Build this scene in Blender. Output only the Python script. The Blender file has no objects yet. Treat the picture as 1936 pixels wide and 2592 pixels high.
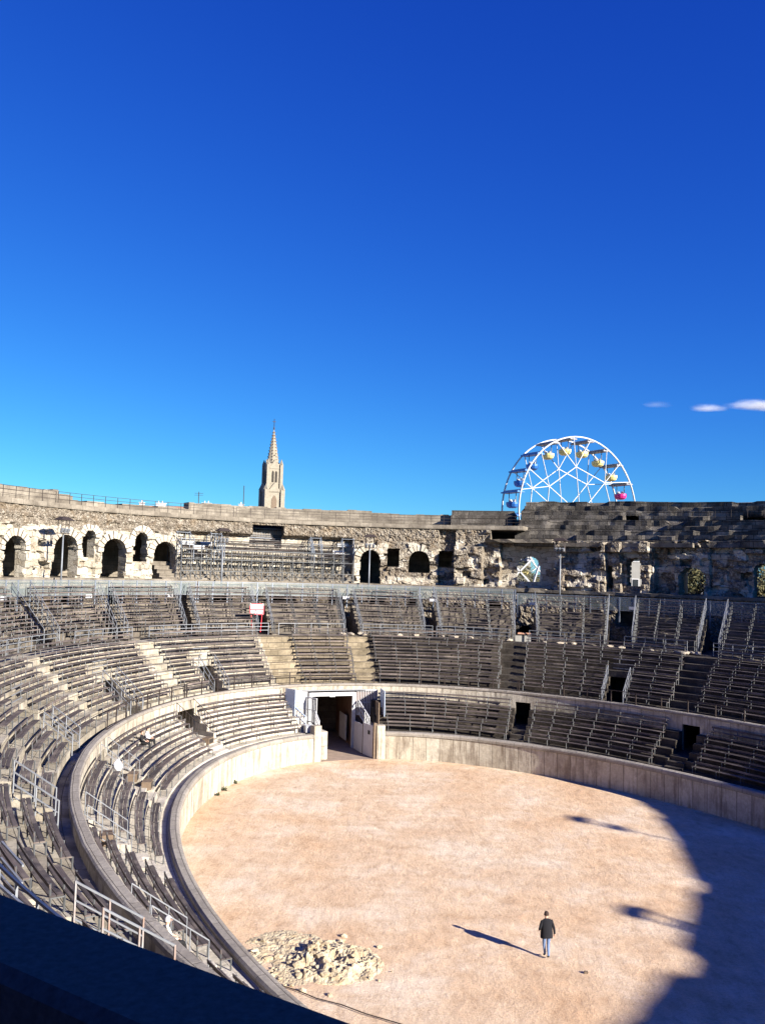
import bpy, bmesh, math, random
import numpy as np
from mathutils import Vector, Matrix, noise
random.seed(7)
R = math.radians
sc = bpy.context.scene
# ------------------------------------------------------------------ camera
CAMH, PITCH, ROLL, FPX = 16.004, 0.067, 0.028, 2239.129
cam_d = bpy.data.cameras.new('camera'); cam = bpy.data.objects.new('camera', cam_d)
sc.collection.objects.link(cam); sc.camera = cam
cam_d.sensor_fit = 'VERTICAL'; cam_d.sensor_height = 4.54; cam_d.sensor_width = 3.39
cam_d.lens = FPX * 4.54 / 2592
cam_d.clip_start = 0.05; cam_d.clip_end = 9000
cam_d.dof.use_dof = True; cam_d.dof.aperture_fstop = 3.2; cam_d.dof.focus_distance = 60
cam.matrix_world = (Matrix.Translation((0, 0, CAMH)) @ Matrix.Rotation(PITCH, 4, 'X')
                    @ Matrix.Rotation(R(90), 4, 'X') @ Matrix.Rotation(ROLL, 4, 'Z'))
# ------------------------------------------------------------------ sky and sun
SUN_AZ, SUN_EL = R(-40.4), R(21.3)          # direction towards the sun: angle from +X, and height
w = bpy.data.worlds.new('World'); sc.world = w; w.use_nodes = True
nt = w.node_tree; nt.nodes.clear()
sky = nt.nodes.new('ShaderNodeTexSky'); sky.sky_type = 'NISHITA'; sky.sun_disc = False
sky.sun_elevation = SUN_EL; sky.sun_rotation = R(90) - SUN_AZ
sky.air_density = 1.0; sky.dust_density = 0.0; sky.ozone_density = 4.0; sky.altitude = 200
bg = nt.nodes.new('ShaderNodeBackground'); bg.inputs['Strength'].default_value = 0.1
wo = nt.nodes.new('ShaderNodeOutputWorld')
spl = nt.nodes.new('ShaderNodeSeparateColor'); cmb = nt.nodes.new('ShaderNodeCombineColor'); nt.links.new(sky.outputs[0], spl.inputs[0])
EXPO = 1.45
for k, (cf, pw) in enumerate(((.016, 1.6), (.046, 1.42), (.235, .76))):      # deepen the clear sky's blue
    p_ = nt.nodes.new('ShaderNodeMath'); p_.operation = 'POWER'; p_.inputs[1].default_value = pw; nt.links.new(spl.outputs[k], p_.inputs[0])
    q_ = nt.nodes.new('ShaderNodeMath'); q_.operation = 'MULTIPLY'; q_.inputs[1].default_value = cf / .1 / 2 ** EXPO; nt.links.new(p_.outputs[0], q_.inputs[0])
    nt.links.new(q_.outputs[0], cmb.inputs[k])
nt.links.new(cmb.outputs[0], bg.inputs['Color']); nt.links.new(bg.outputs[0], wo.inputs['Surface'])
sun_d = bpy.data.lights.new('sun', 'SUN'); sun = bpy.data.objects.new('sun', sun_d)
sc.collection.objects.link(sun)
sun_d.energy = 5.0; sun_d.angle = R(0.55); sun_d.color = (1.0, 0.93, 0.82)
sd = Vector((math.cos(SUN_AZ) * math.cos(SUN_EL), math.sin(SUN_AZ) * math.cos(SUN_EL), math.sin(SUN_EL)))
sun.rotation_euler = sd.to_track_quat('Z', 'Y').to_euler(); sun.location = sd * 100
sc.view_settings.view_transform = 'Standard'; sc.view_settings.look = 'None'
sc.view_settings.exposure = EXPO; sc.view_settings.gamma = 1
sc.cycles.use_adaptive_sampling = True; sc.cycles.adaptive_threshold = 0.02
sc.cycles.max_bounces = 4; sc.cycles.diffuse_bounces = 1; sc.cycles.glossy_bounces = 1; sc.cycles.transparent_max_bounces = 12; sc.cycles.volume_bounces = 1
sc.cycles.use_denoising = True

# ------------------------------------------------------------------ the oval plan: t round the ring, d outward from the arena wall, h up
CX, CY, EA, EB, TH = 10.739, 45.223, 33.857, 19.148, -1.144
cTH, sTH = math.cos(TH), math.sin(TH)
def E2(t, d):
    nx, ny = math.cos(t) / EA, math.sin(t) / EB
    l = math.hypot(nx, ny); nx /= l; ny /= l
    ex, ey = EA * math.cos(t) + d * nx, EB * math.sin(t) + d * ny
    return CX + cTH * ex - sTH * ey, CY + sTH * ex + cTH * ey
def W(t, d, h):
    x, y = E2(t, d); return Vector((x, y, h))
def skew(t):                                    # the stairways do not run quite square to the oval
    t = t % (2 * math.pi)
    return float(np.interp(t, [1.5, 2.06, 2.5, 2.95, 3.02, 3.2, 3.6, 3.9, 5.0, 6.0], [.007, .007, .0084, .003, 0, -.0045, -.0125, -.013, -.008, 0]))
def NRM(t):
    nx, ny = math.cos(t) / EA, math.sin(t) / EB
    l = math.hypot(nx, ny); nx /= l; ny /= l
    return Vector((cTH * nx - sTH * ny, sTH * nx + cTH * ny, 0))
_T = np.linspace(-1.5, 12.5, 9001)
_ex = EA * np.cos(_T); _ey = EB * np.sin(_T); _n = np.hypot(np.cos(_T) / EA, np.sin(_T) / EB)
_nx = np.cos(_T) / EA / _n; _ny = np.sin(_T) / EB / _n
_arc = {}
def arc(t, d):
    k = round(d * 2) / 2
    if k not in _arc:
        X = _ex + k * _nx; Y = _ey + k * _ny
        _arc[k] = np.concatenate([[0], np.cumsum(np.hypot(np.diff(X), np.diff(Y)))])
    return float(np.interp(t, _T, _arc[k]))
def t_of(s, d):
    arc(0, d); return float(np.interp(s, _arc[round(d * 2) / 2], _T))
_cr, _sr, _cp, _sp = math.cos(ROLL), math.sin(ROLL), math.cos(PITCH), math.sin(PITCH)
def seen(p, m=60):                            # is a point inside the view (used only to leave out what the photo shows nothing of)
    z = p[2] - CAMH; dd = p[1] * _cp + z * _sp
    if dd < .5: return False
    u = FPX * p[0] / dd; v = FPX * (-p[1] * _sp + z * _cp) / dd
    x = 968 + u * _cr + v * _sr; y = 1296 - (v * _cr - u * _sr)
    return -m < x < 1936 + m and -m < y < 2592 + m

# ------------------------------------------------------------------ helpers
COL = sc.collection
class MB:
    def __init__(s): s.v = []; s.f = []; s.uv = []; s.m = []
    def face(s, idx, uv=None, m=0):
        s.f.append(tuple(idx)); s.uv.append(uv or [(0, 0)] * len(idx)); s.m.append(m)
    def sweep(s, prof, t0, t1, step=1.0, caps=True, closed=True, warp=None, ref=None):
        dm = sum(p[0] for p in prof) / len(prof); s0 = arc(t0, dm)
        n = max(1, int(math.ceil(abs(arc(t1, dm) - s0) / step)))
        P = len(prof); base = len(s.v)
        cum = [0]
        for i in range(P): a = prof[i]; b = prof[(i + 1) % P]; cum.append(cum[-1] + math.hypot(a[0] - b[0], a[1] - b[1]))
        us = []
        for k in range(n + 1):
            t = t0 + (t1 - t0) * k / n; us.append(arc(t, dm))
            for (d, h) in prof:
                if warp: d, h = warp(t, d, h)
                s.v.append(W(t if ref is None else t + skew(t) * (d - ref), d, h))
        for k in range(n):
            for i in range(P if closed else P - 1):
                j = (i + 1) % P
                a = base + k * P + i; b = base + k * P + j; c = base + (k + 1) * P + j; e = base + (k + 1) * P + i
                s.face((a, b, c, e), [(us[k], cum[i]), (us[k], cum[i + 1]), (us[k + 1], cum[i + 1]), (us[k + 1], cum[i])])
        if caps and closed:
            s.face([base + i for i in range(P)], [(p[0], p[1]) for p in prof])
            s.face([base + n * P + i for i in reversed(range(P))], [(p[0], p[1]) for p in reversed(prof)])
    def box(s, c, sx, sy, sz, ux=Vector((1, 0, 0)), uz=Vector((0, 0, 1)), m=0):
        uy = uz.cross(ux).normalized(); base = len(s.v)
        for z in (-.5, .5):
            for (x, y) in ((-.5, -.5), (.5, -.5), (.5, .5), (-.5, .5)):
                s.v.append(Vector(c) + ux * sx * x + uy * sy * y + uz * sz * z)
        for q in ((0, 3, 2, 1), (4, 5, 6, 7), (0, 1, 5, 4), (1, 2, 6, 5), (2, 3, 7, 6), (3, 0, 4, 7)):
            a = [base + i for i in q]; L = [(s.v[i].x + s.v[i].y, s.v[i].z) for i in a]
            if q in ((0, 3, 2, 1), (4, 5, 6, 7)): L = [(s.v[i].x, s.v[i].y) for i in a]
            s.face(a, L, m)
    def bar(s, a, b, r, n=4, r2=None, m=0):
        a = Vector(a); b = Vector(b); d = (b - a)
        if d.length < 1e-6: return
        d.normalize(); u = d.orthogonal().normalized() if abs(d.z) > .9 else Vector((0, 0, 1)).cross(d).normalized()
        v = d.cross(u); base = len(s.v); r2 = r if r2 is None else r2
        for (p, rr) in ((a, r), (b, r2)):
            for k in range(n):
                an = 2 * math.pi * (k + .5) / n; s.v.append(p + (u * math.cos(an) + v * math.sin(an)) * rr * (1.414 if n == 4 else 1))
        for k in range(n):
            j = (k + 1) % n; s.face((base + k, base + j, base + n + j, base + n + k), [(k * .1, 0), (j * .1, 0), (j * .1, 1), (k * .1, 1)], m)
        s.face([base + k for k in reversed(range(n))], None, m); s.face([base + n + k for k in range(n)], None, m)
    def path(s, pts, r, n=6):
        for a, b in zip(pts, pts[1:]): s.bar(a, b, r, n)
    def build(s, name, mat, parent=None, smooth=False, loc=None):
        me = bpy.data.meshes.new(name)
        off = Vector(loc) if loc is not None else Vector((0, 0, 0))
        me.from_pydata([tuple(Vector(v) - off) for v in s.v], [], s.f)
        if len(s.f):
            uvl = me.uv_layers.new(name='UVMap')
            flat = [c for L in s.uv for p in L for c in p]
            uvl.data.foreach_set('uv', flat)
            for mm in (mat if isinstance(mat, list) else [mat]): me.materials.append(mm)
            me.polygons.foreach_set('material_index', s.m)
        if smooth: me.polygons.foreach_set('use_smooth', [True] * len(me.polygons))
        bm = bmesh.new(); bm.from_mesh(me); bmesh.ops.recalc_face_normals(bm, faces=bm.faces); bm.to_mesh(me); bm.free()
        o = bpy.data.objects.new(name, me); COL.objects.link(o); o.location = off
        if parent: o.parent = parent; 
        return o
def under(o, parent):                         # parent while keeping the place
    o.parent = parent; o.matrix_parent_inverse = Matrix.Translation(parent.location).inverted() if not parent.rotation_euler.z else (
        Matrix.Translation(parent.location) @ Matrix.Rotation(parent.rotation_euler.z, 4, 'Z')).inverted(); return o
def tag(o, label=None, cat=None, group=None, kind=None):
    if label: o['label'] = label
    if cat: o['category'] = cat
    if group: o['group'] = group
    if kind: o['kind'] = kind
    return o
def thing(name, label, cat, loc=(0, 0, 0), group=None, rz=0):
    o = bpy.data.objects.new(name, None); COL.objects.link(o); o.location = loc; o.rotation_euler.z = rz
    o.empty_display_size = .3
    return tag(o, label, cat, group)
def part(mb, name, mat, parent, **k):
    return under(mb.build(name, mat, None, **k), parent)
def inst(mesh, name, loc, rot, parent, scale=None):
    o = bpy.data.objects.new(name, mesh); COL.objects.link(o)
    o.matrix_basis = Matrix.Translation(loc) @ rot.to_4x4() @ (Matrix.Diagonal((*scale, 1)) if scale else Matrix.Identity(4))
    return under(o, parent)

# ------------------------------------------------------------------ materials
def new_mat(name):
    m = bpy.data.materials.new(name); m.use_nodes = True; n = m.node_tree; n.nodes.clear()
    b = n.nodes.new('ShaderNodeBsdfPrincipled'); o = n.nodes.new('ShaderNodeOutputMaterial')
    n.links.new(b.outputs[0], o.inputs[0]); return m, n, b
def N(n, t, **k):
    x = n.nodes.new('ShaderNode' + t)
    for a, v in k.items():
        if a in x.inputs: x.inputs[a].default_value = v
        else: setattr(x, a, v)
    return x
def mixc(n, fac, a, b, mode='MIX'):
    x = n.nodes.new('ShaderNodeMix'); x.data_type = 'RGBA'; x.blend_type = mode
    for i, v in ((0, fac), (6, a), (7, b)):
        if hasattr(v, 'is_linked') or isinstance(v, bpy.types.NodeSocket): n.links.new(v, x.inputs[i])
        else: x.inputs[i].default_value = v if i == 0 else (*v, 1)
    return x.outputs[2]
def ramp(n, src, stops):
    r = n.nodes.new('ShaderNodeValToRGB'); n.links.new(src, r.inputs[0]); e = r.color_ramp.elements
    while len(e) < len(stops): e.new(.5)
    for q, (p, c) in zip(e, stops):
        q.position = p; q.color = (*c, 1) if isinstance(c, tuple) else (c, c, c, 1)
    return r.outputs[0]
def bump(n, b, src, dist, strength=1.0):
    x = N(n, 'Bump', Strength=strength, Distance=dist); n.links.new(src, x.inputs['Height']); n.links.new(x.outputs[0], b.inputs['Normal']); return x
def coord(n, kind='pos', scale=None):
    if kind == 'uv': s = N(n, 'TexCoord').outputs['UV']
    else: s = N(n, 'NewGeometry').outputs['Position']
    if scale:
        m = n.nodes.new('ShaderNodeMapping'); n.links.new(s, m.inputs[0]); m.inputs['Scale'].default_value = scale; s = m.outputs[0]
    return s
def tnoise(n, co, scale, detail=4, rough=.6):
    x = N(n, 'TexNoise', Scale=scale, Detail=detail, Roughness=rough); n.links.new(co, x.inputs['Vector']); return x.outputs['Fac']
def stone(name, c1, c2, dirt, bw, bh, dirt_lo=.45, dirt_hi=.7, mortar=.012, off=.5, bumpd=.03, dfac=.75, vmap=None, vstreak=False):
    m, n, b = new_mat(name); uv = coord(n, 'uv'); pos = coord(n)
    br = n.nodes.new('ShaderNodeTexBrick'); n.links.new(uv, br.inputs['Vector']); br.offset = off
    for k, v in (('Color1', (*c1, 1)), ('Color2', (*c2, 1)), ('Mortar', (dirt[0] * .4, dirt[1] * .4, dirt[2] * .4, 1)), ('Scale', 1.0),
                 ('Mortar Size', mortar), ('Mortar Smooth', .3), ('Bias', 0), ('Brick Width', bw), ('Row Height', bh)): br.inputs[k].default_value = v
    n1 = tnoise(n, pos, .55, 6, .65); n2 = tnoise(n, pos, 5, 6, .7)
    c = mixc(n, ramp(n, n1, [(dirt_lo, 0.0), (dirt_hi, dfac)]), br.outputs['Color'], dirt)
    if vstreak:
        st = tnoise(n, coord(n, 'uv', (1.7, .22, 1)), 1.6, 5, .6)
        c = mixc(n, ramp(n, st, [(.48, 0.0), (.68, .8)]), c, dirt)
    c = mixc(n, .55, c, ramp(n, n2, [(.3, .45), (.7, 1.0)]), 'MULTIPLY')
    n.links.new(c, b.inputs['Base Color']); b.inputs['Roughness'].default_value = .92; b.inputs['Specular IOR Level'].default_value = .15
    h = mixc(n, .5, n2, br.outputs['Fac'], 'SUBTRACT'); bump(n, b, h, bumpd)
    return m
M = {}
M['podium'] = stone('pale_slab_stone', (.60, .55, .455), (.46, .41, .325), (.20, .155, .115), 1.15, 4.0, .5, .72, mortar=.018, dfac=.6, vstreak=True)
M['coping'] = stone('coping_stone', (.37, .335, .29), (.29, .26, .225), (.14, .12, .10), 1.6, .5, .45, .75, dfac=.5)
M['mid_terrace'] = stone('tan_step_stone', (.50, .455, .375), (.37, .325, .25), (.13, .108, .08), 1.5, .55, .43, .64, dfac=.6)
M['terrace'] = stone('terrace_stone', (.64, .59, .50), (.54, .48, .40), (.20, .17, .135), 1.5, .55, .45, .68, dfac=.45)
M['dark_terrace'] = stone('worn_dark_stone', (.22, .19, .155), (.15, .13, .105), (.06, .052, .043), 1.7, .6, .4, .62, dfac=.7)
M['wall2'] = stone('inner_wall_stone', (.58, .53, .44), (.46, .41, .33), (.16, .13, .10), 1.9, 1.6, .5, .72, dfac=.6, vstreak=True)
M['block'] = stone('weathered_blocks', (.33, .29, .235), (.23, .20, .16), (.105, .088, .07), 1.5, .5, .38, .62)
M['shade_toned_terrace'] = stone('shade_toned_terrace_stone', (.13, .112, .09), (.09, .076, .063), (.035, .029, .024), 1.5, .53, .34, .6, dfac=.85)  # terrace stone darkened so the right-hand tiers' shade is in the colour
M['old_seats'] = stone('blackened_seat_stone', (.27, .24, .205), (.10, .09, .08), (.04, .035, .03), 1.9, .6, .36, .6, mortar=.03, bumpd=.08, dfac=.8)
M['voussoir'] = stone('arch_stone', (.60, .55, .46), (.44, .39, .31), (.20, .16, .12), .37, .5, .48, .7, dfac=.6)
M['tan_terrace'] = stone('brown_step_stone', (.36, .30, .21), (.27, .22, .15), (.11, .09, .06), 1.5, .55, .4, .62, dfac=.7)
def facade_mat():
    m, n, b = new_mat('ruined_facade'); pos = coord(n); uv = coord(n, 'uv')
    br = n.nodes.new('ShaderNodeTexBrick'); wn = N(n, 'TexNoise', Scale=.7, Detail=2.0); n.links.new(pos, wn.inputs['Vector'])
    wm = N(n, 'VectorMath', operation='MULTIPLY_ADD'); n.links.new(wn.outputs['Color'], wm.inputs[0]); wm.inputs[1].default_value = (1.5, 1.1, 0); n.links.new(uv, wm.inputs[2]); n.links.new(wm.outputs[0], br.inputs['Vector'])
    for k, v in (('Color1', (.62, .57, .48, 1)), ('Color2', (.42, .37, .29, 1)), ('Mortar', (.09, .075, .06, 1)), ('Scale', 1.0), ('Mortar Size', .02), ('Mortar Smooth', .4), ('Brick Width', 1.2), ('Row Height', .62)): br.inputs[k].default_value = v
    vo = N(n, 'TexVoronoi', Scale=4.6); n.links.new(pos, vo.inputs['Vector'])
    ve = N(n, 'TexVoronoi', Scale=4.6, feature='DISTANCE_TO_EDGE'); n.links.new(pos, ve.inputs['Vector'])
    rc = ramp(n, vo.outputs['Color'], [(.15, (.17, .14, .11)), (.5, (.27, .23, .18)), (.85, (.38, .34, .28))])
    rc = mixc(n, ramp(n, ve.outputs['Distance'], [(.0, 1.0), (.10, 0.0)]), rc, (.09, .075, .06))
    sep = N(n, 'SeparateXYZ'); n.links.new(uv, sep.inputs[0])
    ad = N(n, 'Math', operation='ADD'); n.links.new(sep.outputs[1], ad.inputs[0])
    nz = tnoise(n, pos, .5, 4, .6); mu = N(n, 'Math', operation='MULTIPLY'); n.links.new(nz, mu.inputs[0]); mu.inputs[1].default_value = 2.6; n.links.new(mu.outputs[0], ad.inputs[1])
    # rubble towards the top of the wall, and beyond the gate (uv u is the arc length)
    mr = N(n, 'MapRange'); n.links.new(ad.outputs[0], mr.inputs[0]); mr.inputs[1].default_value = 20.45; mr.inputs[2].default_value = 20.7
    at = n.nodes.new('ShaderNodeAttribute'); at.attribute_name = 'rubble'
    mx = N(n, 'Math', operation='MAXIMUM'); n.links.new(mr.outputs[0], mx.inputs[0]); n.links.new(at.outputs['Fac'], mx.inputs[1])
    c = mixc(n, mx.outputs[0], br.outputs['Color'], rc)
    n1 = tnoise(n, pos, .8, 6, .65)
    c = mixc(n, ramp(n, n1, [(.5, 0.0), (.70, .6)]), c, (.24, .17, .10))
    n2 = tnoise(n, pos, 6, 6, .7); c = mixc(n, .6, c, ramp(n, n2, [(.3, .4), (.7, 1.0)]), 'MULTIPLY')
    n.links.new(c, b.inputs['Base Color']); b.inputs['Roughness'].default_value = .95; b.inputs['Specular IOR Level'].default_value = .1
    hh = mixc(n, mx.outputs[0], n2, ve.outputs['Distance']); bump(n, b, hh, .12)
    return m
M['facade'] = facade_mat()
def plain(name, c, rough=.7, metal=0, var=.35, scale=3, c2=None, bd=0):
    m, n, b = new_mat(name); pos = coord(n)
    f = tnoise(n, pos, scale, 5, .65); cc = mixc(n, ramp(n, f, [(.3, 0.0), (.7, 1.0)]), c, c2 or tuple(x * (1 - var) for x in c))
    n.links.new(cc, b.inputs['Base Color']); b.inputs['Roughness'].default_value = rough; b.inputs['Metallic'].default_value = metal
    if bd: bump(n, b, f, bd)
    return m
def wood():
    m, n, b = new_mat('weathered_planks'); uv = coord(n, 'uv')
    br = n.nodes.new('ShaderNodeTexBrick'); n.links.new(uv, br.inputs['Vector']); br.offset = .37
    for k, v in (('Color1', (.120, .096, .090, 1)), ('Color2', (.060, .050, .050, 1)), ('Mortar', (.02, .02, .02, 1)), ('Scale', 1.0), ('Mortar Size', .006), ('Brick Width', 3.9), ('Row Height', .19)): br.inputs[k].default_value = v
    g = tnoise(n, coord(n, 'uv', (.8, 22, 1)), 2.2, 5, .65)
    c = mixc(n, .75, br.outputs['Color'], ramp(n, g, [(.3, .5), (.7, 1.25)]), 'MULTIPLY')
    p = tnoise(n, coord(n), .7, 4, .6); c = mixc(n, ramp(n, p, [(.5, 0.0), (.72, .55)]), c, (.30, .25, .21))
    n.links.new(c, b.inputs['Base Color']); b.inputs['Roughness'].default_value = .8; b.inputs['Specular IOR Level'].default_value = .25; bump(n, b, g, .008); return m
M['wood'] = wood()
M['steel'] = plain('galvanised_steel', (.22, .24, .27), .5, .3, .3, 2)
M['pale_steel'] = plain('pale_grey_steel', (.24, .255, .28), .5, .2, .25, 2)
M['fencepost'] = plain('blue_grey_steel', (.20, .23, .28), .5, .2, .2, 2)
M['iron'] = plain('dark_iron', (.045, .032, .028), .7, .2, .4, 4)
M['rust'] = plain('rusty_paint', (.28, .29, .30), .7, 0, .3, 1.6, c2=(.22, .11, .06))
M['white'] = plain('white_paint', (.55, .555, .57), .6, 0, .35, 2.5)
M['paleblue'] = plain('pale_blue_paint', (.46, .56, .72), .5, 0, .12, 2)
M['greypaint'] = plain('grey_board', (.55, .53, .55), .6, 0, .15, 2)
M['red'] = plain('red_paint', (.62, .04, .06), .5, 0, .2, 2)
M['brownwood'] = plain('brown_post', (.17, .12, .08), .8, 0, .4, 4)
M['dark'] = plain('dark_void', (.03, .025, .02), .9, 0, .3, 1)
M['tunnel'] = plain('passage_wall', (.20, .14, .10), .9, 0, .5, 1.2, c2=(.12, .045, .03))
M['bluerail'] = plain('dark_blue_rail', (.105, .085, .075), .95, 0, .6, 55)
M['cloudwhite'] = plain('white_sack', (.8, .8, .82), .7, 0, .08, 2)
M['tyre'] = plain('roof_tile', (.42, .22, .14), .9, 0, .4, 3)
M['render'] = plain('house_render', (.24, .235, .22), .9, 0, .15, 1)
M['church'] = plain('church_stone', (.30, .265, .205), .9, 0, .35, 1.6, bd=.05)
M['glass'] = plain('dark_glass', (.03, .035, .04), .15, 0, .2, 1)
def sand():
    m, n, b = new_mat('sand'); pos = coord(n)
    a = tnoise(n, pos, .22, 9, .72); c = ramp(n, a, [(.36, (.60, .44, .305)), (.5, (.655, .51, .375)), (.64, (.73, .62, .505))])
    big = tnoise(n, pos, .055, 3, .5); c = mixc(n, 1.0, c, ramp(n, big, [(.38, (1.0, .93, .86)), (.6, (1.0, 1.0, 1.0))]), 'MULTIPLY'); s2 = tnoise(n, coord(n, 'pos', (1, .55, 1)), 1.6, 8, .72); c = mixc(n, .8, c, ramp(n, s2, [(.33, (.74, .68, .62)), (.5, (.95, .95, .93)), (.66, (1.14, 1.10, 1.04))]), 'MULTIPLY')
    s3 = tnoise(n, coord(n, 'pos', (1, 2.2, 1)), 7, 8, .75); c = mixc(n, .8, c, ramp(n, s3, [(.32, (.70, .66, .62)), (.5, (1, 1, 1)), (.68, (1.12, 1.12, 1.1))]), 'MULTIPLY')
    n.links.new(c, b.inputs['Base Color']); b.inputs['Roughness'].default_value = .97; b.inputs['Specular IOR Level'].default_value = .05
    h = mixc(n, .5, s2, s3, 'ADD'); s4 = tnoise(n, pos, 26, 6, .8); c = mixc(n, .7, c, ramp(n, s4, [(.3, (.66, .62, .58)), (.5, (1, 1, 1)), (.7, (1.15, 1.15, 1.15))]), 'MULTIPLY'); n.links.new(c, b.inputs['Base Color']); bump(n, b, h, .09, .8); return m
M['sand'] = sand()
M['ground'] = plain('town_ground', (.24, .22, .19), .95, 0, .3, .2)
def fence_glass():
    m, n, b = new_mat('hazy_panel'); o = [x for x in n.nodes if x.type == 'OUTPUT_MATERIAL'][0]
    b.inputs['Base Color'].default_value = (.24, .28, .28, 1); b.inputs['Roughness'].default_value = .35
    tr = n.nodes.new('ShaderNodeBsdfTransparent'); mx = n.nodes.new('ShaderNodeMixShader')
    f = tnoise(n, coord(n), 1.2, 4, .6); fr = ramp(n, f, [(.3, .22), (.7, .42)]); n.links.new(fr, mx.inputs[0])
    n.links.new(tr.outputs[0], mx.inputs[1]); n.links.new(b.outputs[0], mx.inputs[2]); n.links.new(mx.outputs[0], o.inputs[0]); return m
M['panel'] = fence_glass()

# ------------------------------------------------------------------ ground and sand
g = MB(); n = 48; g.v.append(Vector((0, 60, -.5)))
for k in range(n): g.v.append(Vector((5000 * math.cos(2 * math.pi * k / n), 60 + 5000 * math.sin(2 * math.pi * k / n), -.5)))
for k in range(n): g.face((0, 1 + k, 1 + (k + 1) % n))
tag(g.build('ground', M['ground']), 'pale town ground around the amphitheatre', kind='structure')
g = MB(); nr, na = 60, 180
for i in range(nr + 1):
    for k in range(na):
        t = 2 * math.pi * k / na; r = i / nr; x, y = E2(t, .3); x = CX + (x - CX) * r; y = CY + (y - CY) * r
        z = .035 * (noise.noise(Vector((x * .25, y * .25, 0))) + .5 * noise.noise(Vector((x * .9, y * .9, 5)))) - .02
        g.v.append(Vector((x, y, z)))
for i in range(nr):
    for k in range(na):
        j = (k + 1) % na; g.face((i * na + k, i * na + j, (i + 1) * na + j, (i + 1) * na + k))
tag(g.build('sand', M['sand'], smooth=True), 'raked pinkish sand of the oval arena floor', 'arena floor', kind='structure')

# ------------------------------------------------------------------ amphitheatre
AM = thing('amphitheatre', 'ruined stone Roman amphitheatre with stepped seating round a sand arena', 'amphitheatre', (CX, CY, 0))
TG0, TG1 = 2.962, 3.222                      # the gate gap in the arena wall
FULL0, FULL1 = TG1, TG0 + 2 * math.pi
D1 = [(2.442, 2.487), (1.985, 2.028), (3.655, 3.735), (4.18, 4.24), (4.555, 4.615), (4.90, 4.955)]   # lower doorways
D2 = [(2.232, 2.286), (3.425, 3.475), (3.80, 3.86), (4.20, 4.26), (4.60, 4.655), (5.02, 5.075)]      # middle doorways
D3 = [(2.789, 2.824), (2.552, 2.604), (2.315, 2.375), (2.11, 2.155), (2.974, 3.006), (3.170, 3.200), (3.342, 3.372), (3.53, 3.56), (3.74, 3.79)]
def norm(q, lo=TG0, hi=None):
    return q
def sectors(t0, t1, cuts):
    cs = sorted(c for c in [(a, b) for a, b in cuts] + [(a + 2 * math.pi, b + 2 * math.pi) for a, b in cuts] + [(a - 2 * math.pi, b - 2 * math.pi) for a, b in cuts] if c[0] >= t0 - 1e-6 and c[1] <= t1 + 1e-6)
    out = []; x = t0
    for a, b in cs: out.append((x, a, False)); out.append((a, b, True)); x = b
    out.append((x, t1, False)); return out
def erode(t, d, h):
    return d, h
# arena wall + coping, in two stretches either side of the gate
for nm, ta, tb in (('podium_wall', TG1, 4.6), ('podium_wall', 4.6, 2 * math.pi + TG0)):
    mb = MB(); hh = 1.95
    mb.sweep([(0, -.6), (0, hh), (.45, hh), (.45, -.6)], ta, tb, 1.0)
    o = part(mb, nm, M['podium'], AM)
    mb = MB(); mb.sweep([(-.07, hh), (-.09, 2.14), (-.04, 2.24), (.08, 2.28), (.42, 2.28), (.5, 2.2), (.5, hh)], ta, tb, .8,
                        warp=lambda t, d, h: (d + .02 * noise.noise(Vector((arc(t, 0) * .8, h * 3, 0))), h + (.02 * noise.noise(Vector((arc(t, 0) * .9, 3, d))) if h > 2 else 0)))
    c = mb.build('coping', M['coping']); c.parent = o; c.matrix_parent_inverse = Matrix.Translation(AM.location).inverted() if False else Matrix.Identity(4)
# gate piers (taller ends of the arena wall)
mb = MB()
mb.sweep([(-.1, -.6), (-.1, 2.95), (.55, 2.95), (.55, -.6)], TG1, TG1 + .035, .5)
part(mb, 'gate_pier', M['podium'], AM); mb = MB()
mb.sweep([(-.1, -.6), (-.1, 2.8), (.55, 2.8), (.55, -.6)], TG0 - .035, TG0, .5)
part(mb, 'gate_pier', M['podium'], AM)
# lower terrace
def steps(d0, h0, n, run, rise):
    out = []
    for i in range(n): out += [(d0 + run * i, h0 + rise * i), (d0 + run * (i + 1), h0 + rise * i)]
    return out
B1 = dict(d0=.95, h0=2.2, n=5, run=.79, rise=.53); B2 = dict(d0=6.0, h0=5.72, n=8, run=.84, rise=.53); B3 = dict(d0=14.0, h0=10.2, n=7, run=.8, rise=.5)
mbL = MB(); mbR = MB()
for a, b, cut in sectors(TG1, 2 * math.pi + TG0, D1 + [(.3, .3001)]):
    mb = mbL if a < 6.4 else mbR
    if not cut: mb.sweep([(.45, -.6), (.45, 2.0), (.95, 2.0)] + steps(**B1) + [(4.9, -.6)], a, b, 1.2, ref=3)
    else: mb.sweep([(.45, -.6), (.45, 2.0), (.95, 2.0), (.95, 2.3), (1.5, 2.3), (1.5, 2.6), (2.1, 2.6), (2.1, 2.9), (4.9, 2.9), (4.9, -.6)], a, b, .6, ref=3)
part(mbL, 'lower_terrace', M['terrace'], AM); part(mbR, 'lower_terrace', M['shade_toned_terrace'], AM)
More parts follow.
